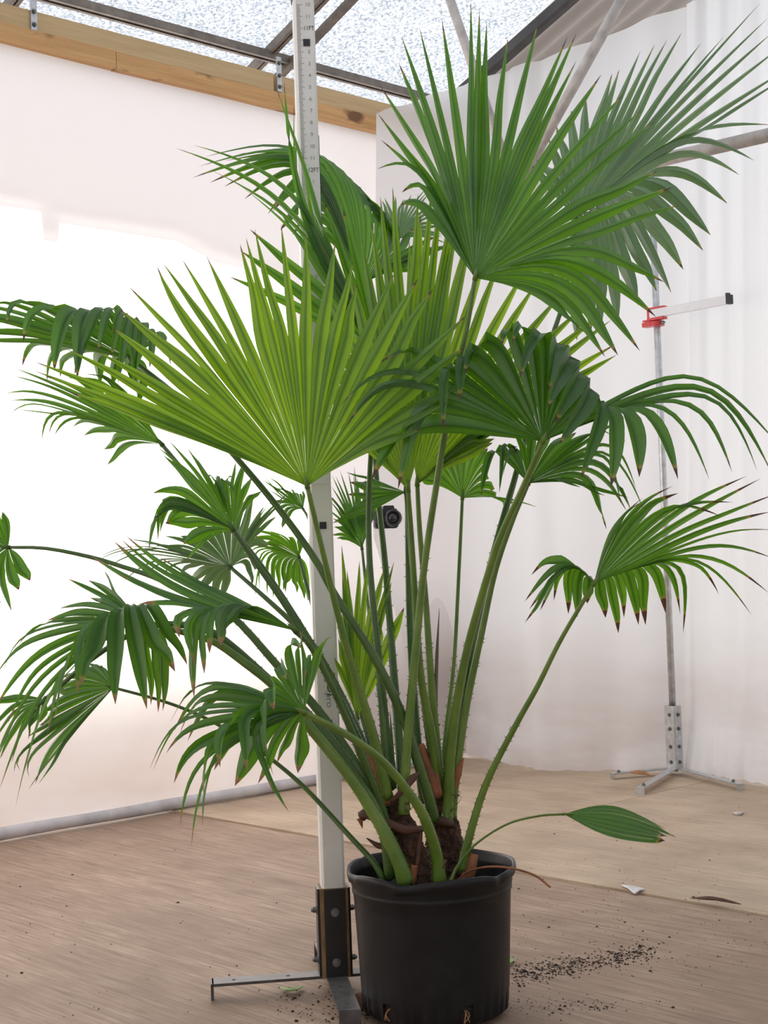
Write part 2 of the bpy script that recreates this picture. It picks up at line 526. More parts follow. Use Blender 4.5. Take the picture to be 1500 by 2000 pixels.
# wooden beam along the top of the sheet
beam = empty('trim_1', au(2.0, 0.03, 2.66))
tag(beam, 'pine header beam along the top of the sheet wall', None, None, 'structure')
def board(name, a0, a1, u0, u1, z0, z1, mat):
    hx, hy, hz = (a1 - a0) / 2, (u1 - u0) / 2, (z1 - z0) / 2
    mbx = MB(); mbx.box((0, 0, 0), (hx, 0, 0), (0, hy, 0), (0, 0, hz))
    o = mesh_obj(name, mbx.v, mbx.f, mat, None)
    p = au((a0 + a1) / 2, (u0 + u1) / 2, (z0 + z1) / 2)
    o.parent = beam
    o.location = p - beam.location
    o.rotation_euler = (0, 0, math.atan2(WALL_D.y, WALL_D.x))
    return o
board('board', -2.5, 3.676, -0.005, 0.035, 2.752, 2.822, M['beam_top'])
board('board', 3.69, A_COR - 0.02, -0.005, 0.035, 2.750, 2.820, M['beam_top'])
board('lower_board', -2.5, 2.935, 0.0, 0.042, 2.690, 2.7515, M['beam_low'])
board('lower_board', 2.938, A_COR - 0.02, 0.0, 0.040, 2.688, 2.7495, M['beam_low'])

# steel straps that tie the beam to the rafters
def strap(a):
    m = MB()
    m.box(au(a, 0.040, 2.822), WALL_D * 0.012, WALL_N * 0.0025, (0, 0, 0.070))
    s_ = m.build('strap', M['galv'], beam)
    for dz in (2.772, 2.817, 2.867):
        b = MB(); b.hexbolt(au(a, 0.041, dz), WALL_N, 0.007, 0.009)
        b.build('bolt', M['bolt'], s_)
A1, A2 = 2.605, 3.70
strap(A1); strap(A2)

# ------------------------------------------------------------------ roof
RZ0, RSL = 2.955, 0.39
def roof_z(u):
    return RZ0 + (RSL * min(u, 7.0 - u) if u > 0 else 0.05 * u)
def foil(s, v):
    a = -2.8 + s * (4.72 + 2.8)
    u = -0.34 + v * 7.5
    z = roof_z(u) + 0.012 * noise.noise(Vector((a * 2, u * 2, 5))) - 0.010 * abs(math.sin((a - A1) / (A2 - A1) * math.pi))
    return au(a, u, z)
ceil = grid('ceiling', foil, 110, 110, M['foil'])
tag(ceil, 'silvery translucent bubble foil roof lining', None, None, 'structure')
def corr(s, v):
    a = 4.72 + s * 1.1
    u = -0.5 + v * 4.2
    return au(a, u, RZ0 + RSL * u - 0.01 + 0.020 * math.sin(s * 1.1 / 0.055 * math.pi))
co = grid('trim_2', corr, 160, 12, M['corr'])
tag(co, 'grey corrugated metal roof strip above the curtain', None, None, 'structure')

def bar(name, p0, p1, w, h, mat, label, lip=True):
    p0 = Vector(p0); p1 = Vector(p1)
    t = (p1 - p0).normalized()
    side = t.cross(Vector((0, 0, 1))).normalized(); up = side.cross(t)
    m = MB()
    c = (p0 + p1) / 2; L_ = (p1 - p0).length / 2
    if lip:    # open channel section: web and two flanges
        m.box(c, side * (w / 2), up * 0.003, t * L_)
        m.box(c + side * (w / 2) - up * h / 2, side * 0.002, up * (h / 2), t * L_)
        m.box(c - side * (w / 2) - up * h / 2, side * 0.002, up * (h / 2), t * L_)
        m.box(c + side * (w / 2 - 0.006) - up * h, side * 0.008, up * 0.002, t * L_)
        m.box(c - side * (w / 2 - 0.006) - up * h, side * 0.008, up * 0.002, t * L_)
    else:
        m.box(c, side * (w / 2), up * (h / 2), t * L_, min(w, h) * 0.2)
    o = m.build(name, mat)
    tag(o, label, None, None, 'structure')
    return o
bar('trim_3', au(-2.6, -0.02, 2.925), au(4.7, -0.02, 2.925), 0.045, 0.028, M['steel_grey'], 'long grey steel purlin just above the pine beam')
for nme, a in (('trim_4', A1), ('trim_5', A2)):
    bar(nme, au(a, -0.22, 2.865), au(a, 2.6, roof_z(2.6) - 0.055), 0.035, 0.03, M['steel_grey'], 'grey steel rafter rising from the strap on the beam')
bar('trim_6', au(A2 + 0.10, -0.10, 2.87), au(A2 + 0.10, 2.6, roof_z(2.6) - 0.03), 0.028, 0.02, M['steel_grey'], 'diagonal grey steel brace springing from the strap')
bar('trim_7', au(4.73, -0.3, 2.80), au(4.73, 2.6, 3.90), 0.05, 0.06, M['dark_rafter'], 'dark end rafter at the edge of the foil roof', False)

# the rest of the white tent round the room, behind and beside the camera
def tent(name, f, label):
    o_ = grid(name, f, 40, 16, M['sheet'])
    tag(o_, label, None, None, 'structure')
tent('wall_front', lambda s_, v: au(-2.5 + 0.01 * math.sin(s_ * 30), s_ * 7.0, 0.0 + v * roof_z(s_ * 7.0)), 'white sheet end wall behind the viewer')
tent('wall_right', lambda s_, v: au(-2.5 + s_ * 7.2, 7.0 + 0.01 * math.sin(s_ * 30), v * 2.93), 'white sheet side wall to the right of the viewer')
tent('wall_back', lambda s_, v: au(4.74 + 0.01 * math.sin(s_ * 30), 2.6 + s_ * 4.4, v * roof_z(2.6 + s_ * 4.4)), 'white sheet end wall beyond the curtains')
# outside: two unseen screens, added and shaped to cast shade on the sheet
def shade_screen(s, v):
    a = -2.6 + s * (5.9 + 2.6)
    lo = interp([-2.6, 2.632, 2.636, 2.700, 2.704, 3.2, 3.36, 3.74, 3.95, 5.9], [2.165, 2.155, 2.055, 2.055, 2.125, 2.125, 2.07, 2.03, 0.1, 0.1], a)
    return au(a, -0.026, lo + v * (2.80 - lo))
fl = grid('shade_screen_top', shade_screen, 900, 4, M['shade_screen'])
tag(fl, 'unseen screen added outside the sheet wall to shade its top and far end', None, None, 'structure')
ow = grid('shade_screen_low', lambda s_, v: au(-3.5 + s_ * 9.5, -2.2 + 0.01 * math.sin(s_ * 40), v * 2.30), 60, 6, M['sheet'])
tag(ow, 'unseen sheet added outside to shade the foot of the sheet wall', None, None, 'structure')

# ------------------------------------------------------------------ curtains
def make_curtain(name, top, bot, left_dev, folds, label, ns=170, nv=46, amp=0.035, seed=0):
    T = smooth_path([px(*t) for t in top], 120)
    B = smooth_path([pz(*b) for b in bot], 120)
    def at(P, s):
        t = s * (len(P) - 1); k = min(int(t), len(P) - 2)
        return P[k].lerp(P[k + 1], t - k)
    nrm = Vector((-0.736, -0.677, 0))
    def fn(s, v):
        p = at(B, s).lerp(at(T, s), v)
        if left_dev:
            d = left_dev(v)
            p = p + d * math.exp(-(s / 0.10) ** 1.5)
        ph = folds * s * 2 * math.pi
        w = 0.55 + 0.45 * noise.noise(Vector((s * 4, v * 0.6, seed)))
        edge = min(1, s / 0.03) if left_dev else 1
        d = amp * w * (math.sin(ph + 1.4 * noise.noise(Vector((s * 3, v * 1.1, seed + 9)))) * (0.35 + 0.65 * v) + 0.25 * math.sin(ph * 2.3 + 2 * v) * v)
        d += 0.018 * noise.noise(Vector((s * 9, v * 4, seed + 3))) * (1 - v)
        p = p + nrm * d * edge
        if v < 0.06:    # cloth bunches where it meets the floor
            p = p + nrm * (0.045 * (1 - v / 0.06) * (0.6 + 0.8 * noise.noise(Vector((s * 14, 0, seed)))))
            p.z = max(p.z, 0.004 + 0.012 * abs(noise.noise(Vector((s * 22, 3, seed)))))
        return p
    o = grid(name, fn, ns, nv, M['curtain'])
    tag(o, label, 'curtain', 'white curtains along the back of the room')
    return o
top1 = [(735, 222, 6.02), (860, 180, 6.26), (985, 138, 6.27), (1100, 100, 6.17), (1330, 14, 5.90), (1368, 0, 5.85)]
bot1 = [(836, 1484), (905, 1477), (980, 1487), (1060, 1504), (1200, 1507), (1330, 1507), (1366, 1508)]
# free left edge of the curtain: hangs straight, then sweeps back towards the corner
ed = [(1.0, 735, 222, 6.02), (0.55, 731, 800, 6.03), (0.36, 729, 1060, 6.05), (0.28, 758, 1150, 6.1), (0.16, 800, 1290, 6.2), (0.08, 812, 1390, 6.3), (0.0, 836, 1484, 6.38)]
b0, t0 = pz(836, 1484), px(735, 222, 6.02)
def ldev(v):
    ks = sorted(ed); vs = [k[0] for k in ks]
    x = interp(vs, [k[1] for k in ks], v); y = interp(vs, [k[2] for k in ks], v); D = interp(vs, [k[3] for k in ks], v)
    q = px(x, y, D); base = b0.lerp(t0, v)
    r = q - base; r.z = 0
    return r
make_curtain('curtain', top1, bot1, ldev, 7, 'wide white curtain with a camera poking through its edge', amp=0.030, seed=1)
top2 = [(1342, 9, 5.76), (1420, -20, 5.63), (1500, -50, 5.48), (1700, -130, 5.15), (2200, -330, 4.5)]
bot2 = [(1352, 1510), (1420, 1520), (1500, 1533), (1700, 1575), (2200, 1690)]
make_curtain('curtain', top2, bot2, None, 6, 'white curtain panel overlapping the wide one, foot of the clamp stand under its hem', 120, 40, 0.026, 5)

# ------------------------------------------------------------------ steel pipe brace frame
fr = empty('pipe_frame', px(1005, 376, 4.92))
tag(fr, 'dull galvanised steel pipe frame with two slanting braces in front of the curtain', 'pipe frame')
def pipe(name, p, q, r, mat, parent):
    m = MB(); m.tube([p, p.lerp(q, .5), q], r, 18)
    return m.build(name, mat, parent, True)
pipe('rail', px(998, 381, 4.93), px(1560, 250, 4.12), 0.0205, M['galv_dull'], fr)
pipe('brace', px(1005, 376, 4.95), px(1250, -66, 4.75), 0.0185, M['galv_dull'], fr)
pipe('brace', px(1008, 376, 4.95), px(850, -85, 5.05), 0.0165, M['galv_dull'], fr)

# ------------------------------------------------------------------ clamp stand (far post)
pb = pz(1319, 1512)
st = empty('clamp_stand', (pb.x, pb.y, 0))
tag(st, 'galvanised post stand with a red clamp and white arm in front of the curtain', 'stand')
Mdir = Vector((0.677, -0.736, 0)); Wdir = Vector((0.736, 0.677, 0))
pipe('post', Vector((pb.x, pb.y, 0.012)), Vector((pb.x - 0.0, pb.y, 2.46)), 0.0135, M['galv'], st)
# upright angle plates round the foot of the post
for sd, (dx, dy) in enumerate(((-Wdir, Mdir), (Mdir, Wdir), (-Mdir, Wdir))):
    m = MB()
    c = Vector((pb.x, pb.y, 0.145)) + dx * 0.022
    m.box(c, dx * 0.002, dy * 0.022, (0, 0, 0.125))
    br = m.build('angle_plate', M['galv'], st)
    for z in (0.05, 0.11, 0.18, 0.235):
        b = MB(); b.hexbolt(Vector((pb.x, pb.y, z)) + dx * 0.024, dx, 0.006, 0.006)
        b.build('bolt', M['bolt'], br)
def foot_bar(name, parent, p0, p1, w, t, mat, drop, endw=None):
    """flat bar foot with a turned-down end"""
    p0 = Vector(p0); p1 = Vector(p1)
    d = (p1 - p0).normalized(); sdv = d.cross(Vector((0, 0, 1))).normalized(); up = sdv.cross(d)
    m = MB()
    m.box((p0 + p1) / 2, d * ((p1 - p0).length / 2), sdv * (w / 2), up * (t / 2))
    m.box(p1 + Vector((0, 0, -drop / 2)), d * (t / 2), sdv * (w / 2), Vector((0, 0, drop / 2 + t / 2)))
    return m.build(name, mat, parent)
zf = 0.022
for end in ((1196, 1511), (1250, 1540), (1446, 1532)):
    q = pz(end[0], end[1], zf)
    q.z = zf
    f_ = foot_bar('foot', st, (pb.x, pb.y, 0.026), q, 0.032, 0.005, M['galv'], 0.02)
    b = MB(); b.hexbolt(Vector(q) + (Vector((pb.x, pb.y, zf)) - Vector(q)) * 0.1 + Vector((0, 0, 0.002)), (0, 0, 1), 0.006, 0.008)
    b.build('bolt', M['bolt'], f_)
# red clamp with white arm
zc = px(1283, 622, pb.y).z
pc = Vector((pb.x, pb.y, zc))
cl = MB()
cl.tube([pc + Vector((0, 0, -0.030)), pc + Vector((0, 0, -0.012))], 0.030, 20)
cl.box(pc - Mdir * 0.030 + Vector((0, 0, -0.020)), Mdir * 0.034, Wdir * 0.018, (0, 0, 0.009), 0.004)
cl.box(pc - Mdir * 0.022 - Wdir * 0.018 + Vector((0, 0, 0.006)), Mdir * 0.006, Wdir * 0.008, (0, 0, 0.034))
cl.box(pc - Wdir * 0.020 + Mdir * 0.016 + Vector((0, 0, 0.037)), Mdir * 0.042, Wdir * 0.012, (0, 0, 0.004))
cl.box(pc - Wdir * 0.020 + Mdir * 0.016 + Vector((0, 0, -0.006)), Mdir * 0.038, Wdir * 0.016, (0, 0, 0.004))
cl.box(pc - Mdir * 0.050 + Vector((0, 0, -0.004)), Mdir * 0.012, Wdir * 0.012, (0, 0, 0.003))
clo = cl.build('clamp', M['red'], st)
tag(clo, 'red plastic pipe clamp')
b = MB(); b.hexbolt(pc + Mdir * 0.03 - Wdir * 0.01 + Vector((0, 0, -0.022)), Mdir, 0.006, 0.012); b.build('bolt', M['bolt'], clo)
am = MB()
a0 = pc - Wdir * 0.020 - Mdir * 0.012 + Vector((0, 0, 0.016)); a1 = a0 + Mdir * 0.36 + Vector((0, 0, 0.004))
am.box((a0 + a1) / 2, (a1 - a0) / 2, Wdir * 0.012, (0, 0, 0.0165))
ao = am.build('arm', M['white_tube'], st)
tag(ao, 'white square tube arm')
cp = MB(); cp.box(a1 + Mdir * 0.006, Mdir * 0.008, Wdir * 0.013, (0, 0, 0.0175)); cp.box(a1 + Vector((0, 0, 0.021)), Mdir * 0.006, Wdir * 0.008, (0, 0, 0.004))
cp.build('end_cap', M['print'], ao)

# ------------------------------------------------------------------ camera in the curtain
cpz = px(757, 1013, 5.98)
face = (cam_pos - cpz); face.z = 0; face.normalize()
face = (face + Vector((0.18, 0, 0.02))).normalized()
sr = Vector((0, 0, 1)).cross(face).normalized(); su = face.cross(sr)
tc = empty('still_camera', cpz)
tag(tc, 'black camera with a round lens looking through the curtain edge', 'camera')
m = MB()
m.box(cpz - sr * 0.008, sr * 0.048, su * 0.040, face * 0.022, 0.008)
m.box(cpz + su * 0.043 + sr * 0.004, sr * 0.022, su * 0.010, face * 0.018, 0.004)
m.build('body', M['dslr'], tc)
m = MB(); m.tube([cpz - sr * 0.044 + su * 0.036 + face * 0.012, cpz - sr * 0.046 + face * 0.022, cpz - sr * 0.036 - su * 0.036 + face * 0.012], [0.014, 0.018, 0.012], 12)
m.build('grip', M['dslr'], tc, True)
m = MB()
prof = [(0.020, 0.033), (0.034, 0.0355), (0.05, 0.0355), (0.052, 0.034), (0.066, 0.034), (0.068, 0.0325), (0.070, 0.029), (0.060, 0.024), (0.054, 0.021)]
lc = cpz + sr * 0.014
nseg = 32
vs = []; fs = []
for h, r_ in prof:
    for k in range(nseg):
        a = 2 * math.pi * k / nseg
        vs.append(lc + face * h + sr * (math.cos(a) * r_) + su * (math.sin(a) * r_))
for i in range(len(prof) - 1):
    for k in range(nseg):
        fs.append((i * nseg + k, i * nseg + (k + 1) % nseg, (i + 1) * nseg + (k + 1) % nseg, (i + 1) * nseg + k))
m.add(vs, fs)
lo_ = m.build('lens', M['lens_ring'], tc, True)
m = MB()
vs = [lc + face * 0.060]; fs = []
for j in (1, 2, 3):
    for k in range(nseg):
        a = 2 * math.pi * k / nseg; r_ = 0.022 * j / 3
        vs.append(lc + face * (0.060 - 0.006 * (j / 3) ** 2) + sr * (math.cos(a) * r_) + su * (math.sin(a) * r_))
for k in range(nseg): fs.append((0, 1 + k, 1 + (k + 1) % nseg))
for j in range(2):
    for k in range(nseg):
        fs.append((1 + j * nseg + k, 1 + (j + 1) * nseg + k, 1 + (j + 1) * nseg + (k + 1) % nseg, 1 + j * nseg + (k + 1) % nseg))
m.add(vs, fs)
m.build('front_glass', M['glass'], lo_, True)
m = MB()
ring = [lc + face * 0.0695 + sr * (math.cos(a) * 0.0305) + su * (math.sin(a) * 0.0305) for a in np.linspace(-0.9, 1.3, 16)]
m.tube(ring, 0.0006, 5)
m.build('lens_mark', M['print_grey'], lo_)
m = MB()
ring = [lc + face * 0.0695 + sr * (math.cos(a) * 0.0305) + su * (math.sin(a) * 0.0305) for a in np.linspace(2.9, 3.5, 8)]
m.tube(ring, 0.0006, 5)
m.build('lens_mark', M['print_grey'], lo_)

# ------------------------------------------------------------------ measuring pole
PD = 3.08
pbase = pz(655, 1908, 0.0)
pbase = Vector((px(655, 1900, PD).x, PD, 0))
pole = empty('measuring_pole', pbase)
tag(pole, 'tall white graduated measuring pole on black steel feet beside the pot', 'measuring pole')
PR = math.radians(8)
pxv = Vector((math.cos(PR), math.sin(PR), 0)); pyv = Vector((-math.sin(PR), math.cos(PR), 0))   # right, back
def pp(x, y, z): return pbase + pxv * x + pyv * y + Vector((0, 0, z))
ZT = px(590, 3, PD).z
secs = [(0.035, 1.02, 0.0245), (1.02, 1.60, 0.0235), (1.60, ZT, 0.0222)]
for z0, z1, w in secs:
    m = MB(); m.box(pp(0, 0, (z0 + z1) / 2), pxv * w, pyv * (w * 1.05), (0, 0, (z1 - z0) / 2), 0.005)
    sec = m.build('tube_section', M['pole_white'], pole)
m = MB(); m.box(pp(0, 0, ZT + 0.012), pxv * 0.0235, pyv * 0.025, (0, 0, 0.013), 0.004); m.build('cap', M['print'], pole)
m = MB(); m.box(pp(0.0245, 0.012, 1.47), pxv * 0.0012, pyv * 0.009, (0, 0, 0.33)); m.build('side_slot', M['print'], pole)
# graduations and numerals: numbers grow downwards, one foot = FT metres on the tube
y11, y12 = 63.0, 338.0
def zpix(y): return px(590 + 0.034 * y, y, PD).z
FT = zpix(y11) - zpix(y12)
z12 = zpix(y12)
def frontw(z):
    for z0, z1, w in secs:
        if z0 <= z <= z1: return w
    return 0.0222
def text_mesh(txt, size):
    cu = bpy.data.curves.new('t', 'FONT'); cu.body = txt; cu.size = size; cu.align_x = 'CENTER'; cu.align_y = 'CENTER'
    cu.resolution_u = 3
    to = bpy.data.objects.new('t', cu); C.objects.link(to)
    bpy.context.view_layer.update()
    me = bpy.data.meshes.new_from_object(to.evaluated_get(bpy.context.evaluated_depsgraph_get()))
    vs = [v.co.copy() for v in me.vertices]; fs = [tuple(p.vertices) for p in me.polygons]
    bpy.data.objects.remove(to); bpy.data.curves.remove(cu); bpy.data.meshes.remove(me)
    return vs, fs
def numeral(txt, size, x, z, thick, mat):
    q_ = MB(); put_text(q_, txt, size, x, z, 0, thick); q_.build('numeral', M[mat], pole)
def put_text(mb_, txt, size, x, z, rot=0.0, thick=1.0):
    vs, fs = text_mesh(txt, size)
    y = -frontw(z) * 1.05 - 0.0006
    out = []
    for v in vs:
        vx = v.x * math.cos(rot) - v.y * math.sin(rot); vz = v.x * math.sin(rot) + v.y * math.cos(rot)
        out.append(pp(x + vx * thick, y, z + vz))
    mb_.add(out, fs)
tick = MB(); num = MB(); ftm = MB()
zlow = zpix(925)
k = -3
cache = {}
while True:
    z = z12 - k * FT / 12.0       # k inches below the 12 ft mark
    if z < zlow: break
    inch = 144 + k
    if z < ZT - 0.003:
        if inch % 12 == 0:
            numeral('%dFT' % (inch // 12), 0.0135, 0.0085, z, 0.85, 'print')
        elif not (inch == 133):
            numeral(str(inch % 12), 0.0115, 0.0075, z, 1.0, 'print_grey')
    k += 1
k = -14 * 8
while True:
    z = z12 - k * FT / 96.0
    if z < zlow: break
    if z < ZT - 0.003:
        w = frontw(z)
        L_ = 0.012 if k % 8 == 0 else (0.0095 if k % 4 == 0 else 0.007)
        y = -w * 1.05 - 0.0005
        x0 = -w + 0.006
        tick.box(pp(x0 + L_ / 2, y, z), pxv * (L_ / 2), pyv * 0.0003, (0, 0, 0.0004))
    k += 1
# start from ten inches below eleven feet upwards
for inch in range(144 - 16, 144 - 3):
    z = z12 - (inch - 144) * FT / 12.0
    if z > ZT - 0.004 or inch > 140: continue
    if inch % 12 == 0: numeral('%dFT' % (inch // 12), 0.0135, 0.0085, z, 0.85, 'print')
    elif inch != 133: numeral(str(inch % 12), 0.0115, 0.0075, z, 1.0, 'print_grey')
tko = tick.build('tick_marks', M['print_grey'], pole); tko['kind'] = 'stuff'
for yy in (91, 1027):
    z = zpix(yy)
    m = MB(); m.box(pp(0.003, -frontw(z) * 1.05 - 0.001, z), pxv * 0.0072, pyv * 0.001, (0, 0, 0.0075)); m.build('button', M['print'], pole)
m = MB(); m.box(pp(0, -frontw(zpix(941)) * 1.05 - 0.0005, zpix(941)), pxv * 0.016, pyv * 0.0004, (0, 0, 0.006)); m.build('sticker', M['white_tube'], pole)
# maker's mark running down the tube
m = MB(); put_text(m, 'ADI', 0.026, 0.008, zpix(1338), -math.pi / 2, 1.0)
m.build('logo_lettering', M['print'], pole)
m = MB(); put_text(m, '.pro', 0.022, 0.004, zpix(1363), -math.pi / 2, 0.9)
m.build('logo_lettering', M['print_grey'], pole)
m = MB()
zc_ = zpix(1314); yy = -frontw(zc_) * 1.05 - 0.0007
tri = [(0.018, 0.0), (-0.004, 0.014), (-0.004, -0.014)]; tri2 = [(0.009, 0.0), (0.0, 0.005), (0.0, -0.005)]
m.add([pp(x, yy, zc_ + z) for x, z in tri + tri2], [(0, 1, 4, 3), (1, 2, 5, 4), (2, 0, 3, 5)])
m.build('logo_triangle', M['yellow'], pole)

# foot bracket: wood block, black angle irons with feet, bolts
m = MB(); m.box(pp(0, 0, 0.121), pxv * 0.0290, pyv * 0.0290, (0, 0, 0.092)); m.build('wood_block', M['raw_wood'], pole)
def angle_iron(d, s, length):
    """d: outward direction, s: sideways; upright plate, bend and flat foot with turned-down end"""
    m_ = MB()
    base = pbase + d * 0.0315
    m_.box(base + Vector((0, 0, 0.121)), d * 0.0030, s * 0.0215, (0, 0, 0.091), 0.0)
    pl = m_.build('upright_plate', M['black_steel'], pole)
    for z in (0.062, 0.165):
        b_ = MB(); b_.hexbolt(base + d * 0.003 + Vector((0, 0, z)), d, 0.0066, 0.009); b_.build('bolt', M['bolt'], pl)
    f2 = foot_bar('foot', pole, base - d * 0.003 + Vector((0, 0, 0.030)), base + d * length + Vector((0, 0, 0.030)), 0.043, 0.006, M['grey_steel'], 0.028)
    for q in (0.3, 0.8):
        b_ = MB(); b_.tube([base + d * length * q + Vector((0, 0, 0.0325)), base + d * length * q + Vector((0, 0, 0.0336))], 0.004, 12); b_.build('bolt_hole', M['print'], f2)
angle_iron(-pxv, pyv, 0.225)
angle_iron(pxv, pyv, 0.225)
angle_iron(-pyv, pxv, 0.235)
angle_iron(pyv, pxv, 0.225)
m = MB()
for sx_ in (-1, 1):
    for sy_ in (-1, 1):
        pass

# ------------------------------------------------------------------ potted palm
POTC = Vector((px(842, 1690, 2.92).x, 2.92, 0))
palm = empty('potted_fan_palm', POTC)
tag(palm, 'tall green fan palm with many fan fronds in a black nursery pot', 'potted palm')
PH = 0.285
prof = [(0.0, 0.004, 0), (0.138, 0.004, 0), (0.143, 0.010, 1), (0.1445, 0.026, 1), (0.147, 0.045, 0), (0.149, 0.09, 0), (0.152, 0.15, 0), (0.155, 0.21, 0), (0.1565, 0.236, 0),
        (0.159, 0.239, 0), (0.159, 0.245, 0), (0.1575, 0.248, 0), (0.160, 0.252, 0), (0.1605, 0.262, 0), (0.1665, 0.268, 2), (0.1685, 0.276, 2), (0.1670, 0.2845, 2), (0.1630, 0.2855, 2), (0.1605, 0.281, 2), (0.1585, 0.268, 2),
        (0.1555, 0.262, 0), (0.1575, 0.256, 0), (0.1545, 0.250, 0), (0.1565, 0.243, 0), (0.1530, 0.237, 0), (0.1545, 0.230, 0), (0.151, 0.222, 0), (0.150, 0.20, 0)]
NS = 144
vs = []; fs = []
for r_, z, k_ in prof:
    for i in range(NS):
        a = 2 * math.pi * i / NS
        rr, zz = r_, z
        if k_ == 1: rr += 0.0022 * (1 if math.sin(a * 36) > 0 else -1)
        if k_ == 2:
            d1 = math.exp(-((a - 4.35) / 0.16) ** 2) + 0.8 * math.exp(-((a - 5.55) / 0.14) ** 2) + 0.6 * math.exp(-((a - 3.5) / 0.2) ** 2) + 0.4 * math.exp(-((a - 2.6) / 0.12) ** 2)
            zz -= 0.0065 * d1; rr += 0.003 * d1 * math.sin(a * 21)
            zz += 0.0018 * math.sin(a * 5 + 1)
        vs.append(POTC + Vector((rr * math.cos(a), rr * math.sin(a), zz)))
def hole(a, z):
    for ah in (4.02, 4.02 + 1.09, 4.02 - 1.1, 4.02 + 2.2, 4.02 + 3.2):
        da = (a - ah + math.pi) % (2 * math.pi) - math.pi
        if abs(da) < 0.10 and 0.009 < z < 0.044: return True
    return False
for j in range(len(prof) - 1):
    for i in range(NS):
        a = 2 * math.pi * (i + .5) / NS; z = (prof[j][1] + prof[j + 1][1]) / 2
        if 1 <= j <= 4 and hole(a, z): continue
        fs.append((j * NS + i, j * NS + (i + 1) % NS, (j + 1) * NS + (i + 1) % NS, (j + 1) * NS + i))
pot = mesh_obj('pot', vs, fs, M['pot'], palm, True)
tag(pot, 'black ribbed plastic nursery pot with bent rim')
# root ball seen through the drain holes, with root ends
m = MB()
rb = []
for z in np.linspace(0.006, 0.22, 8):
    rb.append(z)
vs = []; fs = []
for j, z in enumerate(rb):
    for i in range(64):
        a = 2 * math.pi * i / 64
        r_ = 0.136 + 0.010 * (z / 0.22) + 0.003 * noise.noise(Vector((math.cos(a) * 6, math.sin(a) * 6, z * 30)))
        vs.append(POTC + Vector((r_ * math.cos(a), r_ * math.sin(a), z)))
for j in range(len(rb) - 1):
    for i in range(64):
        fs.append((j * 64 + i, j * 64 + (i + 1) % 64, (j + 1) * 64 + (i + 1) % 64, (j + 1) * 64 + i))
# top of the soil
c0 = len(vs)
rings = 10
for q in range(1, rings):
    rr = 0.146 * (1 - q / rings)
    for i in range(64):
        a = 2 * math.pi * i / 64
        vs.append(POTC + Vector((rr * math.cos(a), rr * math.sin(a), 0.226 + 0.016 * noise.noise(Vector((math.cos(a) * rr * 22, math.sin(a) * rr * 22, 1))))))
prev = (len(rb) - 1) * 64
for q in range(rings - 1):
    cur = c0 + q * 64
    for i in range(64):
        fs.append((prev + i, prev + (i + 1) % 64, cur + (i + 1) % 64, cur + i))
    prev = cur
vs.append(POTC + Vector((0, 0, 0.23)))
for i in range(64): fs.append((prev + i, prev + (i + 1) % 64, len(vs) - 1))
mesh_obj('soil', vs, fs, M['soil'], palm, True)
for ah in (4.02, 4.02 + 1.09):
    for q in range(3):
        a = ah + random.uniform(-.05, .05)
        d = Vector((math.cos(a), math.sin(a), 0)); tt = Vector((-d.y, d.x, 0))
        m = MB()
        m.tube(smooth_path([POTC + d * 0.138 + Vector((0, 0, 0.034)), POTC + d * 0.1475 + tt * random.uniform(-.006, .006) + Vector((0, 0, 0.026)), POTC + d * 0.144 + tt * random.uniform(-.008, .008) + Vector((0, 0, 0.012))], 7), 0.0010, 6)
        m.build('root', M['root'], palm)

# trunks
def trunk(pts, rads, seed):
    NR = 60
    P = smooth_path(pts, NR); n = 40
    vs = []; fs = []
    for i, p in enumerate(P):
        R_ = interp(np.linspace(0, 1, len(rads)), rads, i / (NR - 1))
        for k in range(n):
            a = 2 * math.pi * k / n
            ca, sa = math.cos(a), math.sin(a)
            scar = ((i / 60.0 * 9 + 0.9 * math.sin(a + seed)) % 1.0)          # overlapping leaf-base scars
            r_ = R_ * (1 + 0.20 * noise.noise(Vector((ca * 2.2, sa * 2.2, i * 0.15 + seed))) + 0.16 * noise.noise(Vector((ca * 8, sa * 8, i * 0.5 + seed))) + 0.13 * (1 - scar))
            if i > NR - 5: r_ *= (NR - i) / 6.0 + 0.2
            vs.append(p + Vector((ca * r_, sa * r_, 0.004 * noise.noise(Vector((ca * 5, sa * 5, i * 0.4 + seed))))))
    for i in range(NR - 1):
        for k in range(n):
            fs.append((i * n + k, i * n + (k + 1) % n, (i + 1) * n + (k + 1) % n, (i + 1) * n + k))
    fs.append(tuple(range((NR - 1) * n, NR * n)))
    return mesh_obj('trunk', vs, fs, M['fibre'], palm, False)
trunk([px(812, 1730, 2.87), px(797, 1655, 2.87), px(778, 1600, 2.88), px(764, 1555, 2.89)], [0.030, 0.031, 0.025, 0.015], 1)
trunk([px(878, 1712, 2.98), px(868, 1640, 2.98), px(860, 1580, 2.97), px(855, 1535, 2.97)], [0.036, 0.034, 0.024, 0.015], 7)
# hair-like fibres
m = MB()
for i in range(160):
    b0_ = random.choice([(px(random.uniform(760, 815), random.uniform(1560, 1700), 2.85)), (px(random.uniform(845, 895), random.uniform(1550, 1690), 2.945))])
    d = Vector((random.uniform(-1, 1), random.uniform(-1, 0.2), random.uniform(-.4, .8))).normalized()
    m.tube([b0_, b0_ + d * 0.012, b0_ + d * 0.02 + Vector((0, 0, random.uniform(-.008, .008)))], [0.0007, 0.0006, 0.0002], 4)
o = m.build('trunk_fibres', M['fibre'], palm); o['kind'] = 'stuff'

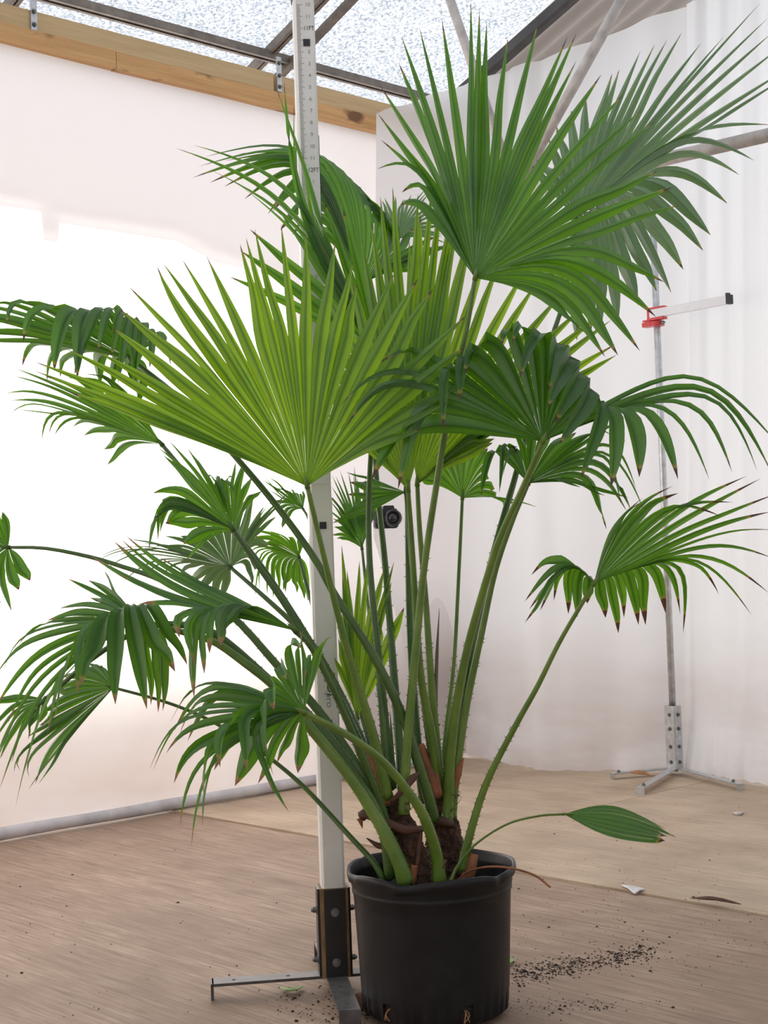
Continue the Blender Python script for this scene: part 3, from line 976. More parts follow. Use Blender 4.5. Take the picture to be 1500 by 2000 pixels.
def strip(name, pts, widths, mat, curl=0.3, face_dir=None, parent=palm):
    """dry curled strip (sheath remnant)"""
    n = 14
    P = smooth_path(pts, n)
    vs = []; fs = []
    for i, p in enumerate(P):
        t = (P[min(i + 1, n - 1)] - P[max(i - 1, 0)]).normalized()
        vdir = Vector((0, -1, 0.15)) if face_dir is None else Vector(face_dir)
        s_ = t.cross(vdir).normalized()
        nn = s_.cross(t)
        w = interp(np.linspace(0, 1, len(widths)), widths, i / (n - 1))
        for q in (-1, -0.5, 0, 0.5, 1):
            vs.append(p + s_ * (q * w) - nn * (curl * w * q * q) + nn * 0.002 * noise.noise(p * 60 + Vector((q, 0, 0))))
    for i in range(n - 1):
        for k in range(4):
            fs.append((i * 5 + k, i * 5 + k + 1, (i + 1) * 5 + k + 1, (i + 1) * 5 + k))
    o = mesh_obj(name, vs, fs, mat, parent, True)
    sm = o.modifiers.new('thick', 'SOLIDIFY'); sm.thickness = 0.0016
    return o
strip('leaf_sheath', [px(757, 1575, 2.85), px(746, 1535, 2.845), px(735, 1500, 2.85), px(716, 1470, 2.86)], [0.013, 0.016, 0.013, 0.001], M['sheath'], 0.6)
strip('leaf_sheath', [px(853, 1560, 2.93), px(840, 1510, 2.93), px(828, 1470, 2.935), px(823, 1452, 2.94)], [0.011, 0.012, 0.009, 0.005], M['sheath'], 0.6)
strip('leaf_sheath', [px(858, 1555, 2.935), px(853, 1520, 2.935), px(850, 1495, 2.94)], [0.008, 0.006, 0.001], M['sheath'], 0.3)
strip('leaf_sheath', [px(886, 1545, 2.96), px(893, 1510, 2.96), px(906, 1480, 2.965)], [0.006, 0.010, 0.001], M['sheath'], 0.3)
strip('leaf_sheath', [px(702, 1598, 2.83), px(716, 1590, 2.82), px(745, 1602, 2.82), px(790, 1621, 2.82), px(828, 1618, 2.84)], [0.010, 0.010, 0.009, 0.009, 0.006], M['sheath_dk'], 0.5)
strip('leaf_sheath', [px(702, 1598, 2.83), px(705, 1606, 2.83), px(708, 1618, 2.835)], [0.006, 0.004, 0.0005], M['sheath'], 0.2)
strip('leaf_sheath', [px(843, 1600, 2.93), px(865, 1605, 2.925), px(888, 1612, 2.94)], [0.009, 0.010, 0.007], M['sheath_dk'], 0.5)
strip('leaf_sheath', [px(762, 1568, 2.84), px(790, 1540, 2.835), px(806, 1520, 2.84), px(822, 1506, 2.85)], [0.004, 0.006, 0.008, 0.001], M['sheath_dk'], 0.3)
strip('leaf_sheath', [px(838, 1580, 2.94), px(850, 1540, 2.94), px(843, 1570, 2.93)], [0.010, 0.014, 0.004], M['sheath_dk'], 0.4)
strip('leaf_sheath', [px(912, 1722, 2.90), px(919, 1695, 2.90), px(926, 1668, 2.905)], [0.013, 0.013, 0.009], M['sheath'], 0.5)
strip('leaf_sheath', [px(812, 1712, 2.83), px(818, 1660, 2.83), px(822, 1622, 2.84)], [0.005, 0.006, 0.004], M['sheath_dk'], 0.4)
strip('leaf_sheath', [px(852, 1710, 2.84), px(862, 1692, 2.84), px(872, 1680, 2.85)], [0.005, 0.006, 0.003], M['sheath_dk'], 0.4)
strip('leaf_sheath', [px(762, 1652, 2.83), px(740, 1652, 2.83), px(716, 1637, 2.83)], [0.003, 0.006, 0.001], M['sheath_dk'], 0.4)
strip('leaf_sheath', [px(800, 1725, 2.82), px(805, 1710, 2.82), px(809, 1690, 2.82)], [0.010, 0.009, 0.007], M['sheath'], 0.5)
# thin dry stalk trailing over the rim
m = MB(); m.tube(smooth_path([px(890, 1722, 2.88), px(915, 1702, 2.87), px(955, 1693, 2.83), px(1000, 1696, 2.80), px(1045, 1710, 2.79), px(1075, 1733, 2.79)], 20), [0.0022] * 20, 6)
m.build('dry_stalk', M['sheath'], palm, True)
# unopened spear leaves
def spear(pts, r0, mat):
    m_ = MB(); P = smooth_path(pts, 14)
    m_.tube(P, [interp([0, .2, .7, 1], [r0 * .8, r0, r0 * .7, r0 * .08], i / 13) for i in range(14)], 8, flat=0.6)
    return m_.build('spear_leaf', mat, palm, True)
M['spear'] = petiole_mat('spear_brown_green', (0.10, 0.085, 0.045), (0.17, 0.13, 0.085))
spear([px(860, 1520, 2.96), px(851, 1400, 2.96), px(853, 1290, 2.96), px(858, 1188, 2.96)], 0.0065, M['spear'])
spear([px(772, 1540, 2.9), px(766, 1460, 2.92), px(762, 1392, 2.93)], 0.005, M['petiole_dk'])
spear([px(745, 1500, 2.88), px(720, 1400, 2.90), px(700, 1335, 2.91), px(689, 1290, 2.92)], 0.006, M['spear'])

# ------------------------------------------------------------------ fronds
def curve_pts(H, A, T, n):
    w = 2.0
    Cc = A + (A * 2 - H - T) / 4
    ts = np.linspace(0, 1, 33)
    P = []
    for t in ts:
        b0_ = (1 - t) ** 2; b1_ = 2 * t * (1 - t) * w; b2_ = t * t
        P.append((H * b0_ + Cc * b1_ + T * b2_) / (b0_ + b1_ + b2_))
    P = np.array([tuple(p) for p in P])
    L_ = np.concatenate([[0], np.cumsum(np.linalg.norm(np.diff(P, axis=0), axis=1))])
    tt = np.linspace(0, L_[-1], n)
    return np.stack([np.interp(tt, L_, P[:, k]) for k in range(3)], 1), L_[-1]

def frond(D, hub, keys, n, mat, pet, pet_r=(0.011, 0.0048), split=0.55, tsmax=0.66, taper=2.1, pleat=0.30, maxw=0.036, wmin=0.0115, pmat='petiole', thorn=True, seed=0, jit=1.0, label=None):
    rnd = random.Random(seed * 31 + 5)
    H = px(hub[0], hub[1], D)
    KT = []; KA = []
    for k in keys:
        T = px(k[0], k[1], D + (k[2] if len(k) > 2 else 0))
        if len(k) >= 5:
            A = px(k[3], k[4], D + (k[5] if len(k) > 5 else (k[2] * 0.4)))
        else:
            A = H.lerp(T, 0.52) + Vector((0, 0, 0.012))
        KT.append(tuple(T)); KA.append(tuple(A))
    KT = np.array(KT); KA = np.array(KA)
    kx = np.arange(len(keys))
    NT = 18
    def at(u, j=(0, 0, 0)):
        u = min(max(u, 0), len(keys) - 1)
        T = Vector([float(np.interp(u, kx, KT[:, c])) for c in range(3)]) + Vector(j)
        A = Vector([float(np.interp(u, kx, KA[:, c])) for c in range(3)]) + Vector(j) * 0.3
        return curve_pts(H, A, T, NT)
    # spread the segments evenly over the width of the blade
    fu = np.linspace(0, len(keys) - 1, 8 * (len(keys) - 1) + 1)
    mids = [at(u)[0][int(NT * 0.5)] for u in fu]
    cum = np.concatenate([[0], np.cumsum([np.linalg.norm(mids[i + 1] - mids[i]) for i in range(len(mids) - 1)])])
    cum = 0.65 * cum / cum[-1] + 0.35 * fu / fu[-1]
    us = np.interp(np.linspace(0, 1, n + 1), cum, fu)
    edges = [at(u) for u in us]
    lens = [e[1] for e in edges]
    wmin = wmin * min(1.0, float(np.median(lens)) / 0.48)
    rs = split * float(np.median(lens))
    vs = []; fs = []; uvs = []; seg = []
    for i in range(n):
        uc = (us[i] + us[i + 1]) / 2
        # centre lines snap near the traced key when one lies inside the segment
        near = round(uc)
        if us[i] + 0.15 * (us[i + 1] - us[i]) < near < us[i + 1] - 0.15 * (us[i + 1] - us[i]): uc = near
        jv = 0.010 * jit
        Cn, Lc = at(uc, (rnd.uniform(-jv, jv), rnd.uniform(-jv, jv), rnd.uniform(-jv, jv) * 1.2))
        eL, eR = edges[i][0], edges[i + 1][0]
        ts = min(max(rs / Lc * rnd.uniform(0.93, 1.07), 0.2), tsmax)
        js = ts * (NT - 1)
        sv = rnd.random()
        wid0 = None
        row = []
        for j in range(NT):
            t = j / (NT - 1)
            c = Vector(Cn[j])
            tg = Vector(Cn[min(j + 1, NT - 1)] - Cn[max(j - 1, 0)])
            if tg.length < 1e-9: tg = Vector((0, 0, 1))
            tg.normalize()
            lat = Vector(eR[j] - eL[j])
            lat = lat - tg * lat.dot(tg)
            w = lat.length / 2
            if j == 0:
                lat = Vector(eR[2] - eL[2]); lat -= tg * lat.dot(tg); w = 0.0004
            if lat.length < 1e-6: lat = tg.orthogonal()
            lat.normalize()
            w = min(w, maxw * 1.35 / 2 * min(1, 0.2 + 2.6 * t))
            w = max(w, wmin * min(1, t / ts) * min(1, t * 3))
            if t <= ts:
                wid0 = w
                sm_ = 0.0
            else:
                q = (t - ts) / (1 - ts)
                w = (wid0 or w) * ((1 - q ** taper) * 0.985 + 0.015)
                sm_ = min(1.0, q * 1.6); sm_ = sm_ * sm_ * (3 - 2 * sm_)
            nn = lat.cross(tg)
            d = nn * (pleat * w * 2)
            ctr = ((Vector(eL[j]) + Vector(eR[j])) / 2).lerp(c, sm_)
            row.append((ctr - lat * w - d * 0.5, ctr + d * 0.5, ctr + lat * w - d * 0.5, t))
        for half in (0, 1):
            b = len(vs)
            for j in range(NT):
                l, m_, r_, t = row[j]
                if half == 0: vs += [l, m_]; uvs += [(0, t), (0.5, t)]
                else: vs += [m_, r_]; uvs += [(0.5, t), (1, t)]
                seg += [sv, sv]
            for j in range(NT - 1):
                fs.append((b + 2 * j, b + 2 * j + 1, b + 2 * j + 3, b + 2 * j + 2))
    o = mesh_obj('frond', vs, fs, M[mat], palm, True)
    me = o.data
    ul = me.uv_layers.new(name='leaf')
    li = np.zeros(len(me.loops), dtype=np.int32); me.loops.foreach_get('vertex_index', li)
    ul.data.foreach_set('uv', np.array(uvs, dtype=np.float32)[li].ravel())
    at_ = me.attributes.new('seg', 'FLOAT', 'POINT')
    at_.data.foreach_set('value', np.array(seg, dtype=np.float32))
    if label: o['label'] = label
    # petiole with hastula and teeth
    pts = [H] + [px(*p) for p in pet]
    n_ = 40
    P = smooth_path(pts[::-1], n_)
    rr = [interp([0, 0.12, 0.45, 1], [pet_r[0] * 1.25, pet_r[0], pet_r[0] * 0.72, pet_r[1]], i / (n_ - 1)) for i in range(n_)]
    m_ = MB(); m_.tube(P, rr, 10, flat=0.8)
    tdir = (H - P[-3]).normalized()
    m_.tube([H - tdir * 0.004, H + tdir * 0.010, H + tdir * 0.022], [pet_r[1] * 1.15, pet_r[1] * 0.8, 0.0006], 8)
    if thorn:
        for i in range(3, 20):
            for sgn in (-1, 1):
                p = P[i].lerp(P[i + 1], rnd.random())
                tg = (P[i + 1] - P[i - 1]).normalized()
                sd_ = tg.cross(Vector((0, -1, 0.1))).normalized() * sgn
                b_ = p + sd_ * rr[i] * 0.85
                m_.tube([b_, b_ + sd_ * 0.0035 + tg * 0.003], [0.0013, 0.0002], 4)
    m_.build('petiole', M[pmat], o, True)
    return o

# base of the stems, photo pixel and distance
LS = 2.87; RS = 2.96
# A: big bright fan in front on the left
frond(2.70, (600, 950),
      [(170, 797, -.02), (42, 715, -.05), (120, 690, -.06), (200, 694, -.06), (225, 610, -.04), (255, 560, -.02), (284, 518, -.02, 330, 610, .0), (320, 500, .0), (338, 500, 0), (363, 500, .02), (403, 498, .03), (465, 483, .05), (484, 458, .06), (505, 440, .07), (547, 440, .08), (560, 455, .08), (605, 450, .08), (677, 475, .07), (699, 552, .06), (807, 525, .04), (853, 567, .03), (913, 620, 0), (905, 745, -.02), (872, 785, -.04), (800, 855, -.05)],
      28, 'leaf_young', [(635, 1097, 2.74), (660, 1200, 2.77), (690, 1307, 2.80), (733, 1450, 2.83), (757, 1560, 2.86)], split=0.57, taper=1.7, seed=1, label='broad bright green fan frond in front of the pole', maxw=0.042)
# F1, F2: two bright fans behind it in the middle
frond(2.84, (797, 957),
      [(655, 845, .03), (610, 700, .05), (640, 560, .08), (700, 480, .08), (745, 395, .08), (773, 370, .08), (815, 368, .08), (836, 362, .08), (878, 358, .07), (897, 392, .06), (945, 470, .06)],
      17, 'leaf_young', [(803, 1040, 2.86), (812, 1180, 2.88), (822, 1320, 2.90), (845, 1450, 2.93), (856, 1560, 2.96)], split=0.56, seed=2, label='upright bright green fan frond behind the broad one', maxw=0.046)
frond(2.93, (815, 946),
      [(740, 520, .08), (830, 420, .08), (905, 470, .06), (955, 490, .06), (1000, 520, .05), (1050, 545, .04), (1092, 574, .03), (1135, 590, .02), (1178, 610, .02), (1192, 655, 0), (1208, 702, 0), (1120, 740, 0), (1010, 770, -.02), (985, 810, -.03), (975, 850, -.03), (950, 895, -.03)],
      22, 'leaf_young', [(820, 1040, 2.94), (832, 1180, 2.95), (842, 1330, 2.95), (852, 1450, 2.96), (862, 1560, 2.97)], split=0.58, seed=3, maxw=0.05, label='wide bright green fan frond spreading to the right behind the upright one')
# Y: long thin arching segments up left, hub hidden
frond(2.99, (738, 700),
      [(450, 560, 0), (440, 508, 0), (488, 456, 0), (552, 418, -.02), (352, 285, .06, 560, 405, .02), (375, 273, .05, 575, 385, 0), (530, 166, .03, 627, 420, .0), (571, 153, .03, 584, 420, 0), (600, 400, .05), (640, 380, .06), (690, 420, .05)],
      15, 'leaf_mid', [(722, 930, 2.97), (722, 1097, 2.95), (740, 1287, 2.91), (750, 1400, 2.89), (760, 1530, 2.88)], split=0.38, seed=4, pmat='petiole_dk', maxw=0.032, label='arching frond with long thin tips crossing the pole')
# G: dark fan behind the pole, segments folding over to the left
frond(3.30, (707, 556),
      [(600, 500, 0, 640, 470, 0), (537, 424, .0, 618, 372, 0), (515, 408, .02, 612, 350, 0), (440, 369, .04, 600, 330, 0), (376, 339, .05, 600, 315, 0), (408, 317, .06, 610, 308, .03), (425, 308, .08, 640, 312, .06), (500, 300, .1, 675, 340, .1), (560, 290, .12, 720, 392, .12), (640, 330, .12, 755, 435, .12), (720, 420, .1, 770, 462, .08), (845, 462, .02), (882, 470, 0), (852, 500, 0), (785, 527, 0)],
      30, 'leaf_dark', [(722, 700, 3.25), (735, 930, 3.15), (752, 1100, 3.08), (768, 1300, 3.0), (782, 1480, 2.93), (790, 1580, 2.88)], split=0.74, seed=5, pmat='petiole_dk', maxw=0.034, label='dark glossy frond folding over behind the pole')
# Z: fan behind, its pale sheen painted in
frond(3.42, (777, 466),
      [(700, 430, 0), (735, 395, .02), (762, 393, .03), (792, 378, .04), (826, 370, .04), (850, 388, .03), (862, 412, .02), (852, 448, 0), (880, 480, -.02)],
      20, 'leaf_sheen', [(785, 600, 3.38), (795, 900, 3.2), (800, 1200, 3.08), (815, 1450, 2.98), (830, 1570, 2.95)], split=0.62, seed=6, pmat='petiole_dk', label='fan frond with painted pale sheen beyond the dark one')
# H: tall frond at the top
frond(2.78, (928, 543),
      [(776, 410, .02, 835, 425, .04), (780, 366, .05, 838, 370, .08), (746, 330, .08, 825, 338, .1), (748, 238, .12, 850, 385, .1), (742, 165, .14, 856, 360, .1), (785, 105, .14), (790, 70, .14), (832, 42, .12), (890, 18, .1), (915, 10, .1), (941, 26, .1), (957, 42, .1), (1000, 60, .08), (1043, 58, .07), (1077, 42, .06), (1100, 63, .05), (1120, 78, .05), (1119, 122, .04), (1203, 174, .02), (1243, 196, 0), (1275, 240, -.02), (1292, 333, -.04), (1335, 407, -.06), (1300, 540, -.08, 1130, 490, -.05), (1270, 665, -.08, 1108, 518, -.04), (1232, 697, -.08, 1100, 545, -.04), (1182, 690, -.08, 1080, 572, -.04), (1120, 612, -.07, 1030, 568, -.03)],
      31, 'leaf_mid', [(910, 650, 2.80), (888, 740, 2.81), (860, 900, 2.83), (830, 1097, 2.85), (817, 1217, 2.86), (800, 1400, 2.86), (790, 1533, 2.86), (788, 1590, 2.86)], split=0.44, taper=1.9, seed=7, maxw=0.038, label='tall green fan frond reaching highest, with brown tips')
# I: frond at upper right, pale from painted sheen
frond(3.28, (1125, 428),
      [(1033, 348, .0), (1045, 315, .02), (1062, 283, .04), (1088, 238, .05), (1112, 213, .06), (1150, 188, .06), (1190, 145, .06), (1230, 112, .06), (1265, 92, .06), (1305, 75, .05), (1340, 70, .04), (1377, 75, .03), (1415, 72, .02), (1478, 15, 0), (1502, 45, -.02), (1520, 72, -.04), (1530, 112, -.06), (1545, 155, -.08), (1495, 297, -.1, 1330, 265, -.06), (1430, 357, -.12, 1310, 315, -.08), (1392, 467, -.12, 1258, 355, -.08), (1310, 565, -.12, 1208, 388, -.07), (1285, 562, -.1, 1192, 396, -.06), (1203, 635, -.08, 1172, 425, -.04), (1160, 655, -.06, 1142, 445, -.02), (1117, 675, -.04, 1112, 452, 0)],
      34, 'leaf_sheen', [(1104, 574, 3.24), (1078, 660, 3.2), (1040, 800, 3.14), (1008, 925, 3.1), (972, 1050, 3.06), (935, 1200, 3.02), (905, 1360, 2.99), (882, 1500, 2.97), (872, 1590, 2.97)], split=0.56, seed=8, pmat='petiole_dk', maxw=0.036, label='frond with painted pale sheen spreading towards the horizontal pipe')
# J: drooping frond on the right
frond(2.72, (1060, 862),
      [(713, 917, -.05, 805, 850, -.03), (770, 947, -.06, 850, 800, -.04), (687, 822, -.05, 800, 742, -.03), (667, 803, -.04, 795, 728, -.02), (740, 717, -.02, 845, 700, 0), (870, 830, -.08, 896, 702, -.02), (918, 730, -.06, 956, 672, 0), (988, 680, -.05, 1008, 652, .02), (1003, 675, -.05, 1024, 645, .02), (1020, 736, -.08, 1054, 642, .02), (1066, 772, -.09, 1092, 660, .01), (1078, 806, -.1, 1120, 690, 0), (1100, 876, -.1, 1158, 760, -.02), (1168, 974, -.1, 1182, 788, -.02), (1240, 942, -.08, 1214, 803, 0), (1366, 942, -.04, 1262, 800, .03), (1394, 954, -.02, 1294, 790, .05), (1444, 906, 0, 1345, 782, .07), (1503, 940, .02, 1372, 765, .09), (1512, 862, .04, 1335, 735, .1), (1512, 768, .06, 1355, 710, .12)],
      24, 'leaf_dark', [(1020, 955, 2.76), (985, 1030, 2.80), (960, 1100, 2.83), (917, 1250, 2.88), (893, 1367, 2.91), (880, 1467, 2.93), (875, 1567, 2.95), (872, 1610, 2.95)], pet_r=(0.013, 0.0058), split=0.56, tsmax=0.58, taper=2.1, seed=9, maxw=0.036, label='drooping dark frond with bent segments on the right')
# K: smaller frond below J
frond(2.98, (1032, 944),
      [(920, 950, -.05, 955, 884, -.02), (982, 966, -.07, 994, 862, -.02), (1008, 840, .02), (1040, 825, .03), (1085, 830, .03), (1135, 845, .02), (1226, 870, 0, 1184, 836, .02), (1260, 998, -.04, 1180, 884, 0), (1204, 994, -.05, 1165, 886, 0), (1240, 985, -.05, 1160, 908, -.01), (1186, 1026, -.06, 1135, 928, -.02), (1228, 962, -.05, 1120, 942, -.03), (1110, 948, -.05)],
      20, 'leaf_dark', [(1000, 1020, 2.98), (967, 1117, 2.98), (940, 1240, 2.98), (910, 1383, 2.98), (890, 1517, 2.97), (880, 1600, 2.97)], split=0.6, seed=10, maxw=0.036, label='small dark frond just under the drooping one')
# L: low frond at right with scorched tips
frond(2.84, (1160, 1140),
      [(1044, 1110, .06, 1090, 1084, .03), (1016, 1206, -.04, 1108, 1112, -.01), (1082, 1178, .08, 1100, 1098, .05), (1114, 1206, .08, 1126, 1112, .05), (1148, 1190, .08, 1150, 1135, .04), (1202, 1226, .1, 1189, 1132, .05), (1224, 1214, .12, 1207, 1120, .06), (1264, 1214, .13, 1235, 1108, .06), (1322, 1194, .13, 1276, 1100, .06), (1336, 1230, .12, 1318, 1102, .05), (1412, 1162, .1, 1335, 1092, .05), (1464, 1206, .08, 1348, 1092, .04), (1500, 1148, .06, 1362, 1082, .03), (1508, 1046, .02, 1380, 1055, .02), (1508, 1025, -.02, 1390, 1040, 0), (1508, 960, -.04), (1488, 930, -.06), (1450, 935, -.06, 1310, 1000, -.04), (1416, 1016, -.06, 1295, 1000, -.04), (1330, 958, -.05, 1238, 1010, -.03), (1308, 960, -.04, 1222, 1015, -.03), (1265, 968, -.02, 1203, 1028, -.02), (1240, 985, .0, 1192, 1040, 0)],
      32, 'leaf_tipped', [(1095, 1250, 2.86), (1050, 1340, 2.87), (1007, 1417, 2.88), (950, 1530, 2.90), (915, 1640, 2.91), (902, 1700, 2.91)], pet_r=(0.010, 0.0045), split=0.60, tsmax=0.55, taper=2.0, seed=11, maxw=0.032, label='low frond with dark scorched tips in front of the clamp stand')
# M: small notched frond in the middle
frond(3.15, (903, 973),
      [(817, 948, 0), (828, 918, 0), (858, 880, .02), (900, 865, .02), (940, 870, .02), (962, 890, .02), (960, 935, 0), (985, 985, 0), (1060, 992, -.02)],
      15, 'leaf_mid', [(897, 1100, 3.12), (887, 1287, 3.06), (872, 1420, 3.02), (864, 1520, 2.98)], pet_r=(0.007, 0.004), split=0.9, tsmax=0.86, seed=12, maxw=0.04, label='small notched fan frond on a thin straight stalk')
# N: single narrow leaf leaning out to the right
frond(2.90, (1102, 1590),
      [(1294, 1648, -.03, 1190, 1634, -.03), (1300, 1640, -.03, 1195, 1622, -.02), (1303, 1632, -.01, 1200, 1606, 0), (1330, 1637, .0, 1210, 1592, .01), (1296, 1618, .02, 1195, 1574, .03)],
      7, 'leaf_dark', [(1050, 1594, 2.90), (990, 1610, 2.90), (930, 1648, 2.90), (895, 1690, 2.89), (880, 1722, 2.88)], pet_r=(0.0034, 0.0026), split=0.93, tsmax=0.93, seed=13, maxw=0.022, thorn=False, wmin=0.0, pleat=0.14, jit=0.3, label='single narrow leaf leaning out over the floor')
# D: green fan at left middle
frond(2.90, (455, 1034),
      [(360, 1098, -.02), (372, 1080, -.02), (322, 1022, -.02), (316, 1036, -.04, 334, 964, 0), (280, 1092, -.05, 322, 998, -.02), (300, 985, .0, 345, 965, .0), (316, 892, .02), (310, 850, .03), (366, 876, .04), (386, 892, .05), (456, 1002, -.07, 420, 924, .03), (450, 905, .05), (458, 908, .05), (482, 914, .05), (500, 940, .04), (520, 955, .02)],
      24, 'leaf_mid', [(495, 1093, 2.91), (551, 1173, 2.91), (607, 1261, 2.91), (630, 1300, 2.90), (690, 1433, 2.89), (735, 1560, 2.88), (765, 1660, 2.87)], split=0.62, seed=14, pmat='petiole_dk', maxw=0.036, label='mid green fan frond left of the pole below the bright one')
# B: long frond at the left edge, ridge folded forward
frond(2.92, (258, 703),
      [(290, 792, .1, 284, 715, .04), (258, 765, .12, 255, 715, .06), (213, 757, .15, 214, 692, .08), (125, 748, .18, 142, 688, .1), (52, 724, .2, 88, 672, .12), (-70, 662, .12), (-95, 625, .06), (-90, 660, .0, -20, 598, .03), (-10, 625, -.04, 40, 592, .0), (42, 677, -.1, 95, 592, -.03), (142, 730, -.13, 160, 604, -.04), (153, 728, -.13, 200, 602, -.04), (204, 668, -.12, 232, 596, -.04), (233, 765, -.12, 258, 622, -.05), (266, 752, -.12, 264, 618, -.04), (268, 745, -.1, 288, 632, -.03), (325, 668, -.03, 308, 645, 0), (332, 735, .02, 315, 670, .03)],
      25, 'leaf_dark', [(372, 796, 2.89), (484, 920, 2.86), (557, 1010, 2.85), (617, 1095, 2.84), (657, 1167, 2.84), (733, 1287, 2.85), (787, 1400, 2.87), (813, 1477, 2.88), (838, 1560, 2.9), (846, 1600, 2.92)], pet_r=(0.012, 0.0055), split=0.80, tsmax=0.58, taper=2.0, seed=15, pmat='petiole_dk', maxw=0.034, label='long frond at the far left with segments bent down over its ridge')
# C: pointed frond under B
frond(3.02, (316, 868),
      [(207, 922, .06, 252, 872, .03), (205, 874, .08, 250, 858, .04), (125, 837, .12, 172, 818, .06), (97, 856, .12, 140, 812, .06), (72, 860, .12, 120, 806, .06), (10, 812, .08, 92, 794, .05), (20, 791, .05), (5, 787, .03, 92, 780, .02), (16, 740, .0, 110, 765, .0), (18, 715, -.02), (100, 728, -.04, 190, 770, -.02), (156, 729, -.05, 225, 752, -.03), (215, 735, -.05)],
      18, 'leaf_mid', [(380, 945, 2.98), (455, 1036, 2.95), (520, 1120, 2.93), (600, 1245, 2.91), (650, 1340, 2.90), (700, 1450, 2.89), (745, 1570, 2.88)], split=0.55, seed=16, pmat='petiole_dk', maxw=0.032, label='pointed frond at the left behind the bright one')
# E: fan below D with painted grey-green sheen and hanging underside
frond(3.12, (450, 1108),
      [(452, 1156, .08, 452, 1122, .05), (406, 1168, .1, 432, 1122, .05), (380, 1160, .1, 410, 1115, .05), (358, 1130, .1, 385, 1103, .05), (232, 1140, .1, 310, 1095, .05), (176, 1116, .08, 260, 1078, .04), (160, 1112, .06, 270, 1068, .02), (240, 1062, .02), (280, 1056, 0), (354, 1046, -.02), (375, 1020, -.02), (410, 1005, -.02), (450, 990, -.02), (490, 975, -.02), (524, 995, -.02), (530, 985, -.02), (566, 946, -.02), (545, 1010, .0), (478, 1160, .08, 480, 1105, .05)],
      30, 'leaf_sheen', [(510, 1160, 3.08), (579, 1224, 3.04), (620, 1275, 3.0), (690, 1410, 2.94), (745, 1550, 2.89)], split=0.62, seed=17, pmat='petiole_dk', maxw=0.034, label='fan frond with painted grey green sheen under the mid green one')
# E2: umbrella frond left of the pole
frond(3.26, (584, 1088),
      [(608, 1172, .05, 600, 1108, .03), (578, 1168, .06, 578, 1110, .03), (550, 1158, .08, 556, 1098, .04), (530, 1160, .08, 540, 1092, .04), (506, 1172, .08, 520, 1084, .04), (490, 1120, .06, 505, 1072, .03), (485, 1075, .02, 520, 1060, .02), (500, 1058, -.02, 540, 1066, 0), (502, 1030, -.03, 550, 1050, -.02), (608, 1060, -.02)],
      20, 'leaf_mid', [(605, 1165, 3.22), (640, 1290, 3.16), (690, 1420, 3.05), (740, 1530, 2.92), (765, 1600, 2.9)], pet_r=(0.008, 0.004), split=0.6, seed=18, pmat='petiole_dk', maxw=0.034, label='umbrella shaped frond close to the left of the pole')
# Q: small frond touching the pole
frond(3.40, (592, 994),
      [(560, 1030, .02, 572, 1000, .0), (534, 1008, .02, 555, 985, 0), (505, 932, 0, 545, 965, 0), (520, 940, 0), (557, 958, 0), (572, 955, .02), (586, 957, .02), (603, 965, .02)],
      14, 'leaf_dark', [(605, 1020, 3.38), (640, 1120, 3.3), (680, 1300, 3.15), (730, 1480, 3.0), (765, 1590, 2.9)], pet_r=(0.006, 0.003), split=0.6, seed=19, pmat='petiole_dk', label='small frond peeking out left of the pole')
# O, P: dark fans right of the pole
frond(3.36, (707, 1071),
      [(650, 1060, 0), (648, 1042, 0), (647, 1022, 0), (640, 998, .0), (640, 970, .02), (645, 935, .02), (660, 918, .03), (680, 912, .03), (697, 920, .04), (712, 932, .04), (730, 948, .03), (745, 955, .03), (742, 992, .02)],
      24, 'leaf_dark', [(716, 1160, 3.30), (730, 1280, 3.2), (748, 1420, 3.06), (765, 1540, 2.93)], pet_r=(0.007, 0.0035), split=0.5, seed=20, pmat='petiole_dk', maxw=0.022, label='dark fan frond to the right of the pole beside the camera')
frond(3.05, (792, 961),
      [(649, 1026, .0, 720, 1000, 0), (648, 1016, .0, 715, 985, 0), (700, 940, .02, 745, 950, .02), (674, 910, .03, 730, 935, .03)],
      7, 'leaf_dark', [(800, 1060, 3.04), (812, 1200, 3.02), (828, 1380, 2.99), (845, 1500, 2.97)], pet_r=(0.006, 0.004), split=0.62, seed=21, pmat='petiole_dk', maxw=0.026, label='narrow dark frond pointing left above the camera')
# R: half closed upright frond low in the middle
frond(3.03, (697, 1402),
      [(656, 1313, 0), (652, 1240, 0), (658, 1150, .02), (665, 1068, .02), (684, 1120, .03), (707, 1064, .03), (728, 1110, .02), (755, 1105, .02), (773, 1088, .02), (757, 1200, 0), (805, 1172, 0, 752, 1300, 0)],
      13, 'leaf_young', [(698, 1435, 3.01), (712, 1490, 2.97), (745, 1580, 2.9)], pet_r=(0.006, 0.005), split=0.66, seed=22, maxw=0.034, label='half closed upright young frond low behind the stalks')
